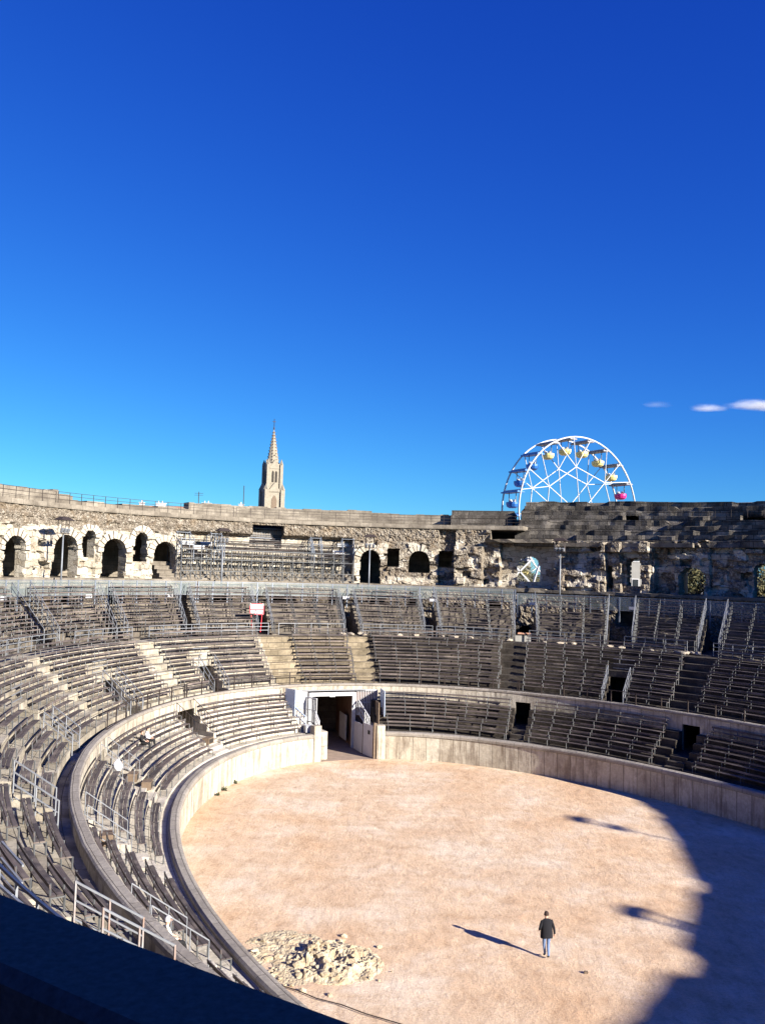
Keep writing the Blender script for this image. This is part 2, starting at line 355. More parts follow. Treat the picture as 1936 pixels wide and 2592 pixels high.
# inner ring wall and its coping
mb = MB(); mc = MB()
for a, b, cut in sectors(TG1, 2 * math.pi + TG0, D1): mb.sweep([(4.9, 4.85 if cut else -.6), (4.9, 5.55), (5.28, 5.55), (5.28, 4.85 if cut else -.6)], a, b, 1.0, ref=3)
mb.sweep([(4.9, 5.1), (4.9, 5.55), (5.28, 5.55), (5.28, 5.1)], TG0, TG1, 1.0)
mc.sweep([(4.84, 5.55), (4.84, 5.7), (4.9, 5.75), (5.26, 5.75), (5.33, 5.7), (5.33, 5.55)], 2.9, 2.9 + 2 * math.pi, 1.0, warp=lambda t, d, h: (d + .03 * noise.noise(Vector((arc(t, 5) * .7, h, 0))), h))
o = part(mb, 'ring_wall', M['wall2'], AM); c = mc.build('coping', M['coping']); c.parent = o; c.matrix_parent_inverse = Matrix.Identity(4)
# middle terrace
mb = MB(); b2s = steps(**B2); dE = B2['d0'] + B2['n'] * B2['run']; hE = B2['h0'] + 7 * B2['rise']
D1b = [(x + skew(x) * 5.5, y + skew(y) * 5.5) for x, y in D1]; cuts2 = D1b + D2 + [(TG0 + .01, TG1 - .02)]
mbL = MB(); mbC = MB(); mbR = MB()
for a, b, cut in sectors(1.2, 1.2 + 2 * math.pi, sorted(cuts2 + [(2.9475, 2.948), (3.2475, 3.248)])):
    mb = mbR if a < 2.946 else mbC if a < 3.2475 else mbL; cut = cut and b - a > .001
    rows = [(5.28, 5.1), (6.0, 5.1)] + b2s + [(14, hE)]
    if not cut: mb.sweep([(5.28, -.6)] + rows + [(14, -.6)], a, b, 1.4, ref=8.5); continue
    tm = (a + b) / 2; tm = tm % (2 * math.pi); inn = lambda L: any(x <= tm <= y for x, y in L)
    if inn([(TG0, TG1)]) and cut: mb.sweep([(5.28, 5.0)] + rows + [(14, 5.0)], a, b, 1.4, ref=8.5)
    elif inn(D1b): mb.sweep([(5.28, -.6), (5.28, 2.9), (9, 2.9), (9, -.6)], a, b, 1, ref=8.5); mb.sweep([(5.28, 4.86)] + rows + [(14, 4.86)], a, b, 1, ref=8.5); mb.sweep([(9, -.6), (9, 4.85), (14, 4.85), (14, -.6)], a, b, 1, ref=8.5)
    else:
        mb.sweep([(5.28, -.6), (5.28, 5.1), (12, 5.1), (12, -.6)], a, b, 1, ref=8.5)
        mb.sweep([(9.36, 7.35)] + [p for p in b2s if p[0] >= 9.35] + [(14, hE), (14, 7.35)], a, b, 1, ref=8.5); mb.sweep([(12, -.6), (12, 7.34), (14, 7.34), (14, -.6)], a, b, 1, ref=8.5)
part(mbL, 'middle_terrace', M['mid_terrace'], AM); part(mbC, 'middle_terrace', M['tan_terrace'], AM); part(mbR, 'middle_terrace', M['shade_toned_terrace'], AM)
# upper terrace, worn to rubble below the scaffolding seats
mb = MB()
def rough(t, d, h):
    if h < 9: return d, h
    k = arc(t, 16)
    return d + .25 * noise.noise(Vector((k * .7, d, 1))), h + .35 * noise.noise(Vector((k * .5, d * .8, 7))) - .1
for a, b, cut in sectors(1.3, 1.3 + 2 * math.pi, D3 + [(5.35, 5.9)]):
    tm = ((a + b) / 2) % (2 * math.pi)
    if not cut: mb.sweep([(14, -.6), (14, 9.62)] + [(p[0], p[1] - .55) for p in steps(14.4, 10.2, 7, .76, .46)] + [(20.0, 11), (21.6, 11), (21.6, -.6)], a, b, .9, warp=rough, ref=16.5)
    elif 5.3 < tm < 6: mb.sweep([(14, -.6), (14, 9.5), (17.9, 12.6), (17.9, 14.15), (21.6, 14.15), (21.6, -.6)], a, b, 1.5)
    else:
        lo = 8.6 if 2.5 < tm < 2.62 else 9.4
        mb.sweep([(14, -.6), (14, 9.45), (14.6, lo), (21.6, lo - (2.0 if lo < 9 else 0)), (21.6, -.6)], a, b, 1, ref=16.5)
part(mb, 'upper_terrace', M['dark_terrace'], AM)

# relief walls: a fine grid facade with ragged openings, every stone block standing a little in or out
def relief_wall(name, t0, t1, h0, h1, d, depth, cell, holes, top=None, region=None, rub=0.0, rag=.17, amp=.26, sub=None):
    s0, s1 = arc(t0, 23), arc(t1, 23); ns = int((s1 - s0) / cell); nh = int((h1 - h0) / cell)
    S = [s0 + (s1 - s0) * i / ns for i in range(ns + 1)]; T = [t_of(s, 23) for s in S]; Hh = [h0 + (h1 - h0) * j / nh for j in range(nh + 1)]
    HS = [(arc(a, 23), arc(b, 23), lo, hi, kind) for (a, b, lo, hi, kind) in holes]
    def hole(s, h):
        e = rag * noise.noise(Vector((s * 1.3, h * 1.3, 9))) + rag * .6 * noise.noise(Vector((s * 4, h * 4, 2)))
        for a, b, lo, hi, kind in HS:
            if not (a - .4 < s < b + .4): continue
            if kind == 'arch':
                r = (b - a) / 2; c = (a + b) / 2; ym = max(hi - r, lo)
                if h < ym:
                    if abs(s - c) < r + e and h > lo: return True
                elif (s - c) ** 2 / (r * r) + (h - ym) ** 2 / max(hi - ym, .01) ** 2 < (1 + e / r) ** 2: return True
            elif a + e < s < b + e and lo < h < hi + e * .5: return True
        return False
    tp = lambda s, t: (top(t) if top else h1)
    keep = [[not hole((S[i] + S[i + 1]) / 2, (Hh[j] + Hh[j + 1]) / 2) and (Hh[j] + Hh[j + 1]) / 2 < tp(S[i], T[i]) for j in range(nh)] for i in range(ns)]
    def dface(s, h, t):
        s_w = s + .55 * noise.noise(Vector((s * .7, h * .7, 11))); h_w = h + .40 * noise.noise(Vector((s * .6, h * .8, 17))); row = math.floor(h_w / .62); bx = math.floor(s_w / 1.15 + (.5 if row % 2 else 0)); dd = d
        rr = noise.cell(Vector((bx + .5, row + .5, 3.5))); rub_ = (h > 19.4 and t > 2.7) or rub > .5
        if not rub_: dd += amp * (rr - .5) * 1.6 + (.45 if rr > .88 else 0) + .12 * noise.noise(Vector((s * .9, h * .9, 6)))
        dd += (.17 if rub_ else .10) * noise.noise(Vector((s * 1.6, h * 2.0, 0))) + (.16 if rub_ else .04) * noise.noise(Vector((s * 5.5, h * 5.5, 4)))
        if region: dd += region(t, h)
        return dd
    mb = MB(); F = {}; B = {}; at = []
    def fv(i, j):
        if (i, j) not in F:
            ji = .25 * cell * noise.noise(Vector((i * 7.1, j * 3.3, 1))); F[i, j] = len(mb.v); mb.v.append(W(T[i] + ji * .02, dface(S[i], Hh[j], T[i]), Hh[j] + ji))
        return F[i, j]
    def bv(i, j):
        if (i, j) not in B: B[i, j] = len(mb.v); mb.v.append(W(T[i], d + depth, Hh[j]))
        return B[i, j]
    for i in range(ns):
        for j in range(nh):
            if not keep[i][j]: continue
            u = [(S[i], Hh[j]), (S[i + 1], Hh[j]), (S[i + 1], Hh[j + 1]), (S[i], Hh[j + 1])]
            mb.face((fv(i, j), fv(i + 1, j), fv(i + 1, j + 1), fv(i, j + 1)), u)
            mb.face((bv(i, j), bv(i, j + 1), bv(i + 1, j + 1), bv(i + 1, j)), [u[0], u[3], u[2], u[1]])
            for di, dj, (a, b) in ((-1, 0, ((i, j), (i, j + 1))), (1, 0, ((i + 1, j), (i + 1, j + 1))), (0, -1, ((i, j), (i + 1, j))), (0, 1, ((i, j + 1), (i + 1, j + 1)))):
                x, y = i + di, j + dj
                if 0 <= x < ns and 0 <= y < nh and keep[x][y]: continue
                s_, h_ = S[a[0]], Hh[a[1]]; e_ = (S[b[0]], Hh[b[1]])
                mb.face((fv(*a), fv(*b), bv(*b), bv(*a)), [(s_, h_), e_, (e_[0] + depth, e_[1]), (s_ + depth, h_)])
    o = part(mb, name, M['facade'], AM)
    if sub: pass
    A = o.data.attributes.new('rubble', 'FLOAT', 'POINT'); inv = {}
    val = [0.0] * len(mb.v)
    for (i, j), k in F.items(): val[k] = 1.0 if (rub > .5 or (region and T[i] < 2.93 and noise.noise(Vector((T[i] * 30, Hh[j] * .9, 0))) > -.1)) else 0.0
    A.data.foreach_set('value', val)
    return o
ARCH = [(3.633, 3.684, 14.0, 18.23, 'arch'), (3.518, 3.570, 14.0, 18.6, 'arch'), (3.479, 3.506, 16.56, 19.15, 'arch'), (3.414, 3.464, 14.0, 18.5, 'arch'),
        (3.370, 3.396, 16.3, 19.25, 'arch'), (3.313, 3.357, 14.0, 18.46, 'arch'), (3.745, 3.79, 14.0, 18.4, 'arch'), (3.106, 3.165, 18.3, 20.75, 'rect'),
        (2.918, 2.958, 14.0, 18.4, 'arch'), (2.881, 2.905, 16.5, 18.6, 'rect'), (2.818, 2.862, 16.0, 18.45, 'arch'), (2.772, 2.801, 16.6, 18.5, 'rect')]
def reg_left(t, h):
    x = 0
    if 2.975 < t < 3.31: x += 1.7 * min(1, max(0, (19.7 - h) / .5))      # set back behind the scaffold stand
    if 2.705 < t < 2.766 and h < 19: x -= 1.2          # projecting rubble pier
    if 2.766 < t < 2.80: x += .8
    if 20.0 < h < 20.35: x -= .05
    return x
relief_wall('arcade_wall', 2.69, 3.95, 14.45, 20.95, 23.0, 1.0, .115, ARCH, region=reg_left, rag=.04, amp=.17)
def voussoirs(t0, t1, hi, d=22.62, n=11, lo=None):
    s0, s1 = arc(t0, 23), arc(t1, 23); c = (s0 + s1) / 2; r = (s1 - s0) / 2; y = hi - r; rnd = random.Random(int(t0 * 1000))
    mb = MB()
    for k in range(n):
        a0 = math.pi * k / n; a1 = math.pi * (k + 1) / n; ro = r + rnd.uniform(.42, .78); dd = d + rnd.uniform(-.09, .12); g = .012; base = len(mb.v)
        for D in (dd, 23.3):
            for (a, q) in ((a0 + g, r - .02), (a1 - g, r - .02), (a1 - g, ro), (a0 + g, ro)): mb.v.append(W(t_of(c - q * math.cos(a), 23), D, y + q * math.sin(a)))
        for f in ((0, 3, 2, 1), (4, 5, 6, 7), (0, 1, 5, 4), (1, 2, 6, 5), (2, 3, 7, 6), (3, 0, 4, 7)): mb.face([base + i for i in f], [(k * .37 + .1 * (i % 2), (i // 2) * .1) for i in range(4)])
    part(mb, 'arch_ring', M['voussoir'], AM)
for (a_, b_, lo_, hi_, kd) in ARCH:
    if kd == 'arch': voussoirs(a_, b_, hi_, 22.66 if a_ > 3 else 22.72, 11 if b_ - a_ > .03 else 8)
ARCHR = [(2.586, 2.636, 15.35, 18.1, 'arch'), (2.415, 2.428, 15, 17.2, 'rect'), (2.355, 2.386, 15.2, 18.0, 'arch'), (2.214, 2.270, 14.0, 17.25, 'arch'), (2.075, 2.117, 14.0, 17.7, 'arch')]
def reg_right(t, h):
    x = 0
    if 2.55 < t < 2.67: x += 1.5
    if 2.44 < t < 2.535: x -= .9 - max(0, (h - 15)) * .28
    if 2.429 < t < 2.44: x -= .7
    if 2.395 < t < 2.415 or 2.33 < t < 2.352: x -= .5
    if 2.28 < t < 2.325: x += .9
    if t < 2.205: x += .5
    if h > 18.6 and 2.30 < t < 2.55: x -= .5
    return x
def top_right(t): return 19.75 + .5 * noise.noise(Vector((t * 25, 0, 0)))
relief_wall('ruined_wall', 1.9, 2.69, 14.2, 20.2, 23.0, 1.2, .125, ARCHR, top=top_right, region=reg_right, rag=.08, amp=.2)
LOW = [(2.99, 3.02, 11, 13.6, 'arch'), (3.08, 3.135, 11, 13.4, 'arch'), (3.21, 3.25, 11, 13.4, 'arch'), (3.30, 3.315, 11, 14.2, 'rect'), (3.43, 3.46, 11, 13.9, 'arch'), (3.53, 3.57, 11, 14, 'arch'), (3.66, 3.70, 11, 14, 'arch'),
       (2.905, 2.935, 11, 14, 'rect'), (2.84, 2.86, 11, 14, 'rect'), (2.58, 2.626, 6.8, 10.6, 'arch'), (2.66, 2.70, 11, 13.4, 'arch'), (2.44, 2.48, 11, 13.6, 'arch'), (2.36, 2.40, 11, 13.2, 'arch')]
relief_wall('gallery_wall', 1.9, 3.95, 9.6, 14.5, 21.6, 1.3, .2, LOW, rub=1.0, rag=.2)
# gallery floor ledge, roof slab and cornice
mb = MB(); mb.sweep([(21.35, 14.2), (21.3, 14.52), (30.6, 14.52), (30.6, 14.2)], 1.9, 2.56, 1, warp=lambda t, d, h: (d + (.12 * noise.noise(Vector((arc(t, 21) * .9, h, 0))) if d < 22 else 0), h + (.07 * noise.noise(Vector((arc(t, 21) * .6, 0, 8))) if h > 14.4 else 0)))
mb.sweep([(21.35, 14.2), (21.3, 14.62), (30.6, 14.62), (30.6, 14.2)], 2.56, 3.95, 1, warp=lambda t, d, h: (d + (.12 * noise.noise(Vector((arc(t, 21) * .9, h, 0))) if d < 22 else 0), h + (.07 * noise.noise(Vector((arc(t, 21) * .6, 0, 8))) if h > 14.4 else 0)))
part(mb, 'gallery_floor', M['block'], AM)
mb = MB()
wv = lambda t, d, h: (d + (.06 * noise.cell(Vector((math.floor(arc(t, 23) / 1.8), 1.5, .5))) if d < 24 else 0), h)
mb.sweep([(22.85, 20.95), (22.82, 21.1), (22.85, 21.42), (30.6, 21.42), (30.6, 20.95)], 2.62, 3.95, .6, warp=wv)
part(mb, 'cornice', M['block'], AM)
mb = MB(); mb.sweep([(24.9, 14.6), (24.9, 20.2), (25.3, 20.2), (25.3, 14.6)], 3.09, 3.18, 1); part(mb, 'blind_doorway', M['coping'], AM)
# stone steps under the scaffold stand
mb = MB(); mb.sweep([(22.0, 14.55)] + steps(22.2, 14.8, 5, .5, .4) + [(24.7, 14.55)], 2.975, 3.345, .8, warp=lambda t, d, h: (d + .12 * noise.noise(Vector((arc(t, 22), d, h))), h))
part(mb, 'gallery_steps', M['block'], AM)
# upper seating on the right, its steps running up to the rim
def rim_h(t):
    t = t % (2 * math.pi)
    pts = [(0, 22.0), (.25, 22.03), (.32, 22.03), (.41, 22.2), (.52, 22.32), (.6, 22.5), (.7, 22.7), (.79, 22.9), (.95, 23.2), (1.3, 23.6), (1.9, 24.2), (2.2, 24.3), (2.3, 24.4), (2.43, 24.67), (2.597, 24.75)]
    return float(np.interp(t, [p[0] for p in pts], [p[1] for p in pts])) - float(np.interp(t, [0, .85, 1.5, 1.9, 5.5, 6.3], [.4, .4, .2, 0, 0, .4]))
def up_warp(t, d, h):
    lo_ = 19.9 - 2.6 * float(np.interp(t, [1.0, 1.9], [1, 0]))
    h = lo_ + (h - 19.9) * (rim_h(t) - lo_) / 4.85 if h > 19.7 else h - 19.9 + lo_
    k = math.floor(arc(t, 27) / 1.9); r = noise.cell(Vector((k + .5, round(d * 2) + .5, .5)))
    if h > lo_ - .1:
        h -= .17 * r * r; d += .22 * r + .10 * noise.noise(Vector((arc(t, 27) * 1.3, d * 3, 4)))
        if r > .93: h -= .3
    return d, h
mb = MB(); us = steps(22.9, 19.95, 9, .9, .6)
VOMU = [(2.392, 2.425), (2.12, 2.18)]
for a, b, cut in sectors(2.64 - 2 * math.pi + 2 * math.pi - 2.5, 2.64, VOMU):
    if cut: mb.sweep([(22.9, 19.2)] + [p for p in us if p[0] <= 26.6] + [(26.55, 21.9), (29.5, 21.9), (29.5, 19.2)], a, b, .63, warp=up_warp); mb.sweep([(28.3, 23.2)] + [p for p in us if p[0] > 28.2] + [(31, 23.2)], a, b, .63, warp=up_warp)
    else: mb.sweep([(22.9, 19.2)] + us + [(31.0, 19.2)], a, b, .63, warp=up_warp)
mb.sweep([(29.2, 21.4), (29.2, 23.0), (30.1, 23.0), (30.1, 23.6), (31, 23.6), (31, 21.4)], 2.665, 2.785, .95)
mb.sweep([(28.4, 21.4), (28.4, 23.4), (31, 24.1), (31, 21.4)], 2.625, 2.645, .95)
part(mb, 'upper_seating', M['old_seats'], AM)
mb = MB(); mb.sweep([(22.0, 19.55), (21.9, 19.95), (24, 19.95), (24, 19.55)], 2.55, 2.70, .9, warp=up_warp); mb.sweep([(22.2, 19.2), (22.1, 19.62), (24, 19.62), (24, 19.2)], 2.235, 2.545, .9)
part(mb, 'broken_ledge', M['block'], AM)
# outer wall
def outer_top(t):
    tt = t % (2 * math.pi)
    if 2.64 < tt <= 2.665: return 22.6
    for lo, hi, v in ((2.665, 2.785, 23.4), (2.785, 2.93, 23.1), (2.93, 3.235, 23.3), (3.235, 3.43, 22.5), (3.43, 3.455, 22.9), (3.455, 3.95, 23.3)):
        if lo < tt <= hi: return v - .12 * noise.cell(Vector((math.floor(arc(tt, 31) / 1.4) + .5, .5, .5)))
    if tt > 3.95 or tt < .12: return 22.1 if 3.95 < tt < 5.5 else 21.1
    v = rim_h(tt) - .1
    for c in (.575, .435, .345):
        if abs(tt - c) < .007: v -= .65
    return v
mb = MB(); ths = [1.7 + 2 * math.pi * k / 420 for k in range(421)]
OUT = [(2.61, 2.672, 14.8, 18.5), (2.40, 2.448, 14.8, 18.3), (2.268, 2.322, 13.8, 17.5), (2.15, 2.20, 13.5, 18.0), (2.614, 2.665, 3.0, 9.25)]
ths = sorted(ths + [x for q in OUT for x in q[:2]] + [2.6401, 2.6651, 2.7851, 2.9301, 3.2351, 3.4301, 3.4551])
for a, b in zip(ths, ths[1:]):
    if b - a < 1e-5: continue
    m_ = (a + b) / 2; hs_ = [q for q in OUT if q[0] - 1e-4 < (m_ % (2 * math.pi)) < q[1] + 1e-4]; tp = outer_top(m_)
    if hs_:
        z = -.6
        for q in sorted(hs_, key=lambda q: q[2]):
            mb.sweep([(31.0, z), (31.0, q[2]), (32.6, q[2]), (32.6, z)], a, b, 5); z = q[3]
        mb.sweep([(31.0, z), (31.0, tp), (32.6, tp), (32.6, z)], a, b, 5)
    else: mb.sweep([(31.0, -.6), (31.0, tp), (32.6, tp), (32.6, -.6)], a, b, 5)
part(mb, 'outer_wall', M['block'], AM)
mb = MB(); mb.sweep([(23.6, -.6), (23.6, 14.1), (30.6, 14.1), (30.6, -.6)], 1.8, 2.575, 3); mb.sweep([(24.6, -.6), (24.6, 14.1), (30.6, 14.1), (30.6, -.6)], 2.675, 2.95, 3); mb.sweep([(24.6, -.6), (24.6, 14.1), (30.6, 14.1), (30.6, -.6)], 3.24, 3.95, 3)
mb.sweep([(14.1, 5.0), (14.1, 9.0), (30.6, 9.0), (30.6, 5.0)], 2.95, 3.24, 3)
for tt in (3.30, 2.97, 2.745, 2.545):     # dividing walls inside the gallery
    mb.sweep([(24.6, 14.55), (24.6, 20.9 if tt > 2.69 else 19.15), (30.9, 20.9 if tt > 2.69 else 19.15), (30.9, 14.55)], tt - .006, tt + .006, 3)
part(mb, 'vault_walls', M['block'], AM)
mb = MB(); mb.sweep([(21.6, 13), (21.6, 21.9), (23.2, 21.9), (23.2, 13)], 5.775, 5.94, .5); part(mb, 'rail_shade_block', M['block'], AM)  # unseen block added behind the camera to throw shade on the handrail
# gate passage
mb = MB()
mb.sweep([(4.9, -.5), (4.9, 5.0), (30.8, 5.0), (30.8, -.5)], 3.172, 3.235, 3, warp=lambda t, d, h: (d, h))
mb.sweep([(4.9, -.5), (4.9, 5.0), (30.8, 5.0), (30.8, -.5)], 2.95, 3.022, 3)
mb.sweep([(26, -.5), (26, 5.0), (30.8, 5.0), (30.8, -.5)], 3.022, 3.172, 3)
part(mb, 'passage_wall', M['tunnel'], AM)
mb = MB(); mb.sweep([(-.2, -.12), (-.2, -.008), (26, -.008), (26, -.12)], TG0 - .02, TG1 + .02, 1.5)
tag(mb.build('path', plain('trodden_earth', (.34, .25, .19), .95, 0, .35, 1.5)), 'trodden earth path leading in through the gate', kind='structure')

# ------------------------------------------------------------------ benches
def sup_mesh(back=True, r=.022):
    m = MB()
    m.bar((.08, 0, 0), (.08, 0, .42), r); m.bar((.44, 0, 0), (.47, 0, .80 if back else .42), r); m.bar((.06, 0, .41), (.47, 0, .41), r * .9)
    return m
def mesh_only(mb, name, mat):
    o = mb.build(name, mat); me = o.data; bpy.data.objects.remove(o); return me
M['legsteel'] = plain('dull_leg_steel', (.12, .125, .13), .6, .2, .3, 2)
SUP = mesh_only(sup_mesh(), 'leg', M['legsteel'])
ORD = ['first', 'second', 'third', 'fourth', 'fifth', 'sixth', 'seventh', 'eighth']
def bench(t0, t1, d, h, label, group, mat_s, front=.12, plank=.17, leg=SUP, sp=1.95, back=True, name='bench', ref=3, bh=.13):
    t0 += skew(t0) * (d + .3 - ref); t1 += skew(t1) * (d + .3 - ref); pts = [W(t0 + (t1 - t0) * k / 8, d + .3, h + .45) for k in range(9)]
    if not any(seen(p) for p in pts): return
    tm = (t0 + t1) / 2; root = thing(name, label, 'bench', W(tm, d + .3, h), group)
    mb = MB(); j = random.uniform(-.02, .02)
    for k in range(2):
        a = d + front + k * (plank + .025); mb.sweep([(a, h + .425 + j), (a, h + .47 + j), (a + plank, h + .47 + j), (a + plank, h + .425 + j)], t0, t1, 1.3)
    part(mb, 'seat', mat_s, root)
    if back:
        mb = MB(); a = d + .455; mb.sweep([(a, h + .79 - bh), (a + .02, h + .79), (a + .055, h + .79), (a + .035, h + .79 - bh)], t0, t1, 1.3)
        part(mb, 'backrest', mat_s, root)
    L = arc(t1, d) - arc(t0, d); n = max(1, round(L / sp))
    for k in range(n + 1):
        t = t0 + (t1 - t0) * (.01 + .98 * k / n); nr_ = NRM(t); rot = Matrix((nr_, Vector((0, 0, 1)).cross(nr_), Vector((0, 0, 1)))).transposed()
        inst(leg, 'leg', W(t, d, h), rot, root)
def split(secs, cuts, pad=.004):
    out = []
    for (a, b, nm) in secs:
        cs = sorted(c for c in cuts if c[0] > a - 1e-3 and c[1] < b + 1e-3); x = a; k = 0
        if not cs: out.append((a, b, nm)); continue
        for c0, c1 in cs: out.append((x, c0 - pad, nm + ', gate side' if (k == 0) == (a > 3) else nm + ', far side')); x = c1 + pad; k += 1
        out.append((x, b, nm + ', far side' if a > 3 else nm + ', gate side'))
    return out
S1 = [(3.275, 3.645, 'left of the arena gate'), (3.745, 4.165, 'left of the dark barred doorway'), (4.255, 4.54, 'inside the tight left bend of the oval'), (4.63, 4.885, 'below the bend, towards the blue handrail'), (4.97, 5.5, 'nearest the blue handrail'),
      (2.495, 2.925, 'right of the arena gate'), (2.06, 2.43, 'between the dark doorways right of the gate'), (1.55, 1.96, 'beyond the second dark doorway right of the gate')]
for (a, b, nm) in S1:
    for i in range(5):
        aa = a - (.03 if i == 4 and nm.startswith('left of the arena') else 0)
        bench(aa + random.uniform(0, .006), b - random.uniform(0, .006), B1['d0'] + B1['run'] * i, B1['h0'] + B1['rise'] * i,
              '%s plank bench up, lower tier, %s' % (ORD[i], nm), 'benches in the lower tier', M['wood'])
S2 = [(3.005, 3.165, 'above the gate, between two stone stairways'), (3.255, 3.575, 'left of the gate stairway'), (3.635, 3.99, 'between the left stairways'), (4.05, 4.41, 'behind the bend of the left ring wall'), (4.47, 4.83, 'below the bend behind the ring wall'), (4.89, 5.25, 'next to the rusty stair railing'),
      (2.58, 2.945, 'right of the gate stairway'), (2.11, 2.52, 'in shade between stairways at the right'), (1.6, 2.05, 'in shade at the far right')]
for (a, b, nm) in S2:
    for i in range(8):
        for (aa, bb, mm) in (split([(a, b, nm)], D2) if i < 5 else [(a, b, nm)]):
            mm = mm.replace(', gate side', ', gate side').replace(', far side', ', far side')
            bench(aa + random.uniform(0, .008), bb - random.uniform(0, .008), B2['d0'] + B2['run'] * i, B2['h0'] + B2['rise'] * i,
                  '%s row bench, middle tier, %s' % (ORD[i], mm), 'benches in the middle tier', M['wood'], ref=8.5)
S3 = [(3.010, 3.166, 'straight above the gate'), (3.204, 3.338, 'left of the red board'), (3.376, 3.526, 'below the second lamp post'), (3.564, 3.735, 'below the leftmost lamp post'), (3.795, 4.05, 'at the left frame edge'),
      (2.828, 2.970, 'right of the gate below the third lamp post'), (2.608, 2.785, 'left of the doorway showing daylight'), (2.379, 2.548, 'right of the doorway showing daylight'), (2.16, 2.311, 'in shade between two steep railings'), (1.9, 2.105, 'in the deep shade at far right')]
SUP3 = mesh_only((lambda m: (m.bar((.08, 0, -.9), (.08, 0, .42), .025), m.bar((.46, 0, -.9), (.47, 0, .80), .025), m.bar((.06, 0, .41), (.47, 0, .41), .02), m.bar((.08, 0, -.5), (.46, 0, -.1), .014), m)[-1])(MB()), 'leg', M['legsteel'])
for (a, b, nm) in S3:
    for i in range(7):
        bench(a, b, B3['d0'] + B3['run'] * i, B3['h0'] + B3['rise'] * i, '%s scaffold bench row, upper tier, %s' % (ORD[i], nm), 'scaffold benches in the upper tier', [M['wood']], plank=.13, leg=SUP3, sp=2.4, name='scaffold_bench', ref=16.5, bh=.09)

# ------------------------------------------------------------------ railings
POST = mesh_only((lambda m: (m.box((0, 0, .5), .05, .05, 1.0), m)[-1])(MB()), 'post', M['pale_steel'])
POSTD = mesh_only((lambda m: (m.box((0, 0, .5), .07, .07, 1.0), m)[-1])(MB()), 'post', M['iron'])
POSTT = mesh_only((lambda m: (m.box((0, 0, .5), .04, .04, 1.0), m)[-1])(MB()), 'post', M['iron'])
POSTF = mesh_only((lambda m: (m.box((0, 0, .5), .09, .11, 1.0), m)[-1])(MB()), 'post', M['fencepost'])

def zrot(t):
    n_ = NRM(t); return Matrix((n_, Vector((0, 0, 1)).cross(n_), Vector((0, 0, 1)))).transposed()
def ring_rail(t0, t1, d, h, ht, label, group, post, mat, rails, sp=1.5, thick=.025, name='railing'):
    if not any(seen(W(t0 + (t1 - t0) * k / 12, d, h + ht)) for k in range(13)): return
    root = thing(name, label, 'railing', W((t0 + t1) / 2, d, h), group)
    mb = MB()
    for z in rails: mb.sweep([(d - thick, h + z - thick), (d - thick, h + z + thick), (d + thick, h + z + thick), (d + thick, h + z - thick)], t0, t1, .8)
    part(mb, 'rail', mat, root)
    n_ = max(1, round((arc(t1, d) - arc(t0, d)) / sp))
    for k in range(n_ + 1):
        t = t0 + (t1 - t0) * k / n_
        if seen(W(t, d, h + ht)) or seen(W(t, d, h)): inst(post, 'post', W(t, d, h), zrot(t), root, (1, 1, ht))
    return root
ring_rail(3.17, 3.66, 5.1, 5.72, 1.15, 'tall dark iron railing on the ring wall left of the gate', 'dark railings on the ring wall', POSTD, M['iron'], [.05, 1.13], 1.9)
ring_rail(3.67, 4.12, 5.1, 5.72, 1.15, 'dark iron railing on the ring wall ending at the white bend', 'dark railings on the ring wall', POSTD, M['iron'], [.05, 1.13], 1.9)
ring_rail(2.96, 3.165, 5.1, 5.72, .95, 'thin dark iron railing over the gate lintel', 'dark railings on the ring wall', POSTT, M['iron'], [.05, .5, .93], 1.9)
ring_rail(2.50, 2.955, 5.1, 5.72, 1.0, 'thin dark iron railing on the ring wall right of the gate', 'dark railings on the ring wall', POSTD, M['iron'], [.98], 2.2)
ring_rail(1.7, 2.495, 5.1, 5.72, 1.0, 'thin dark iron railing on the shaded ring wall at right', 'dark railings on the ring wall', POSTD, M['iron'], [.98], 2.2)
for k, (a, b, nm) in enumerate([(3.19, 3.50, 'left of the red board'), (3.55, 3.73, 'under the leftmost lamp post'), (3.79, 4.1, 'at the left frame edge'), (2.795, 2.965, 'right above the gate stairway'), (2.60, 2.785, 'left of the daylight doorway'), (2.37, 2.55, 'right of the daylight doorway'), (2.16, 2.31, 'in shade between steep railings'), (1.8, 2.10, 'in the far right shade'), (3.01, 3.165, 'straight above the gate')]):
    ring_rail(a, b, 13.85, 9.48, 1.15, 'pale steel railing along the walkway %s' % nm, 'pale railings along the walkway', POST, M['pale_steel'], [.45, .8, 1.13] if k != 8 else [1.1], 1.75)
for (a, b, nm) in ((3.56, 3.95, 'above the left arches'), (3.20, 3.555, 'from the left arches to the scaffold'), (2.63, 3.195, 'above the gate and right arches')):
    ring_rail(a, b, 23.4, 21.42, 1.1, 'dark iron roof railing %s' % nm, 'dark railings on the rim terrace', POSTT, M['iron'], [.4, .75, 1.08], 1.5, thick=.018)
ring_rail(2.09, 2.29, 26.4, 22.3, 1.0, 'thin iron railing across the shaded upper seating', 'dark railings on the rim terrace', POSTT, M['iron'], [.1, .98], 1.6, thick=.015)
M['navyrail'] = plain('navy_rail', (.03, .045, .10), .5, 0, .2, 5)
ring_rail(5.02, 5.34, 10.4, 8.42, 1.1, 'navy handrail with pale posts crossing the benches by the blue rail', 'rails among the near benches', POST, M['navyrail'], [1.08], 1.2, thick=.03)
ring_rail(5.10, 5.34, 11.2, 8.95, 1.08, 'pale handrail close above the navy one by the blue rail', 'rails among the near benches', POST, M['pale_steel'], [1.05], 1.3)
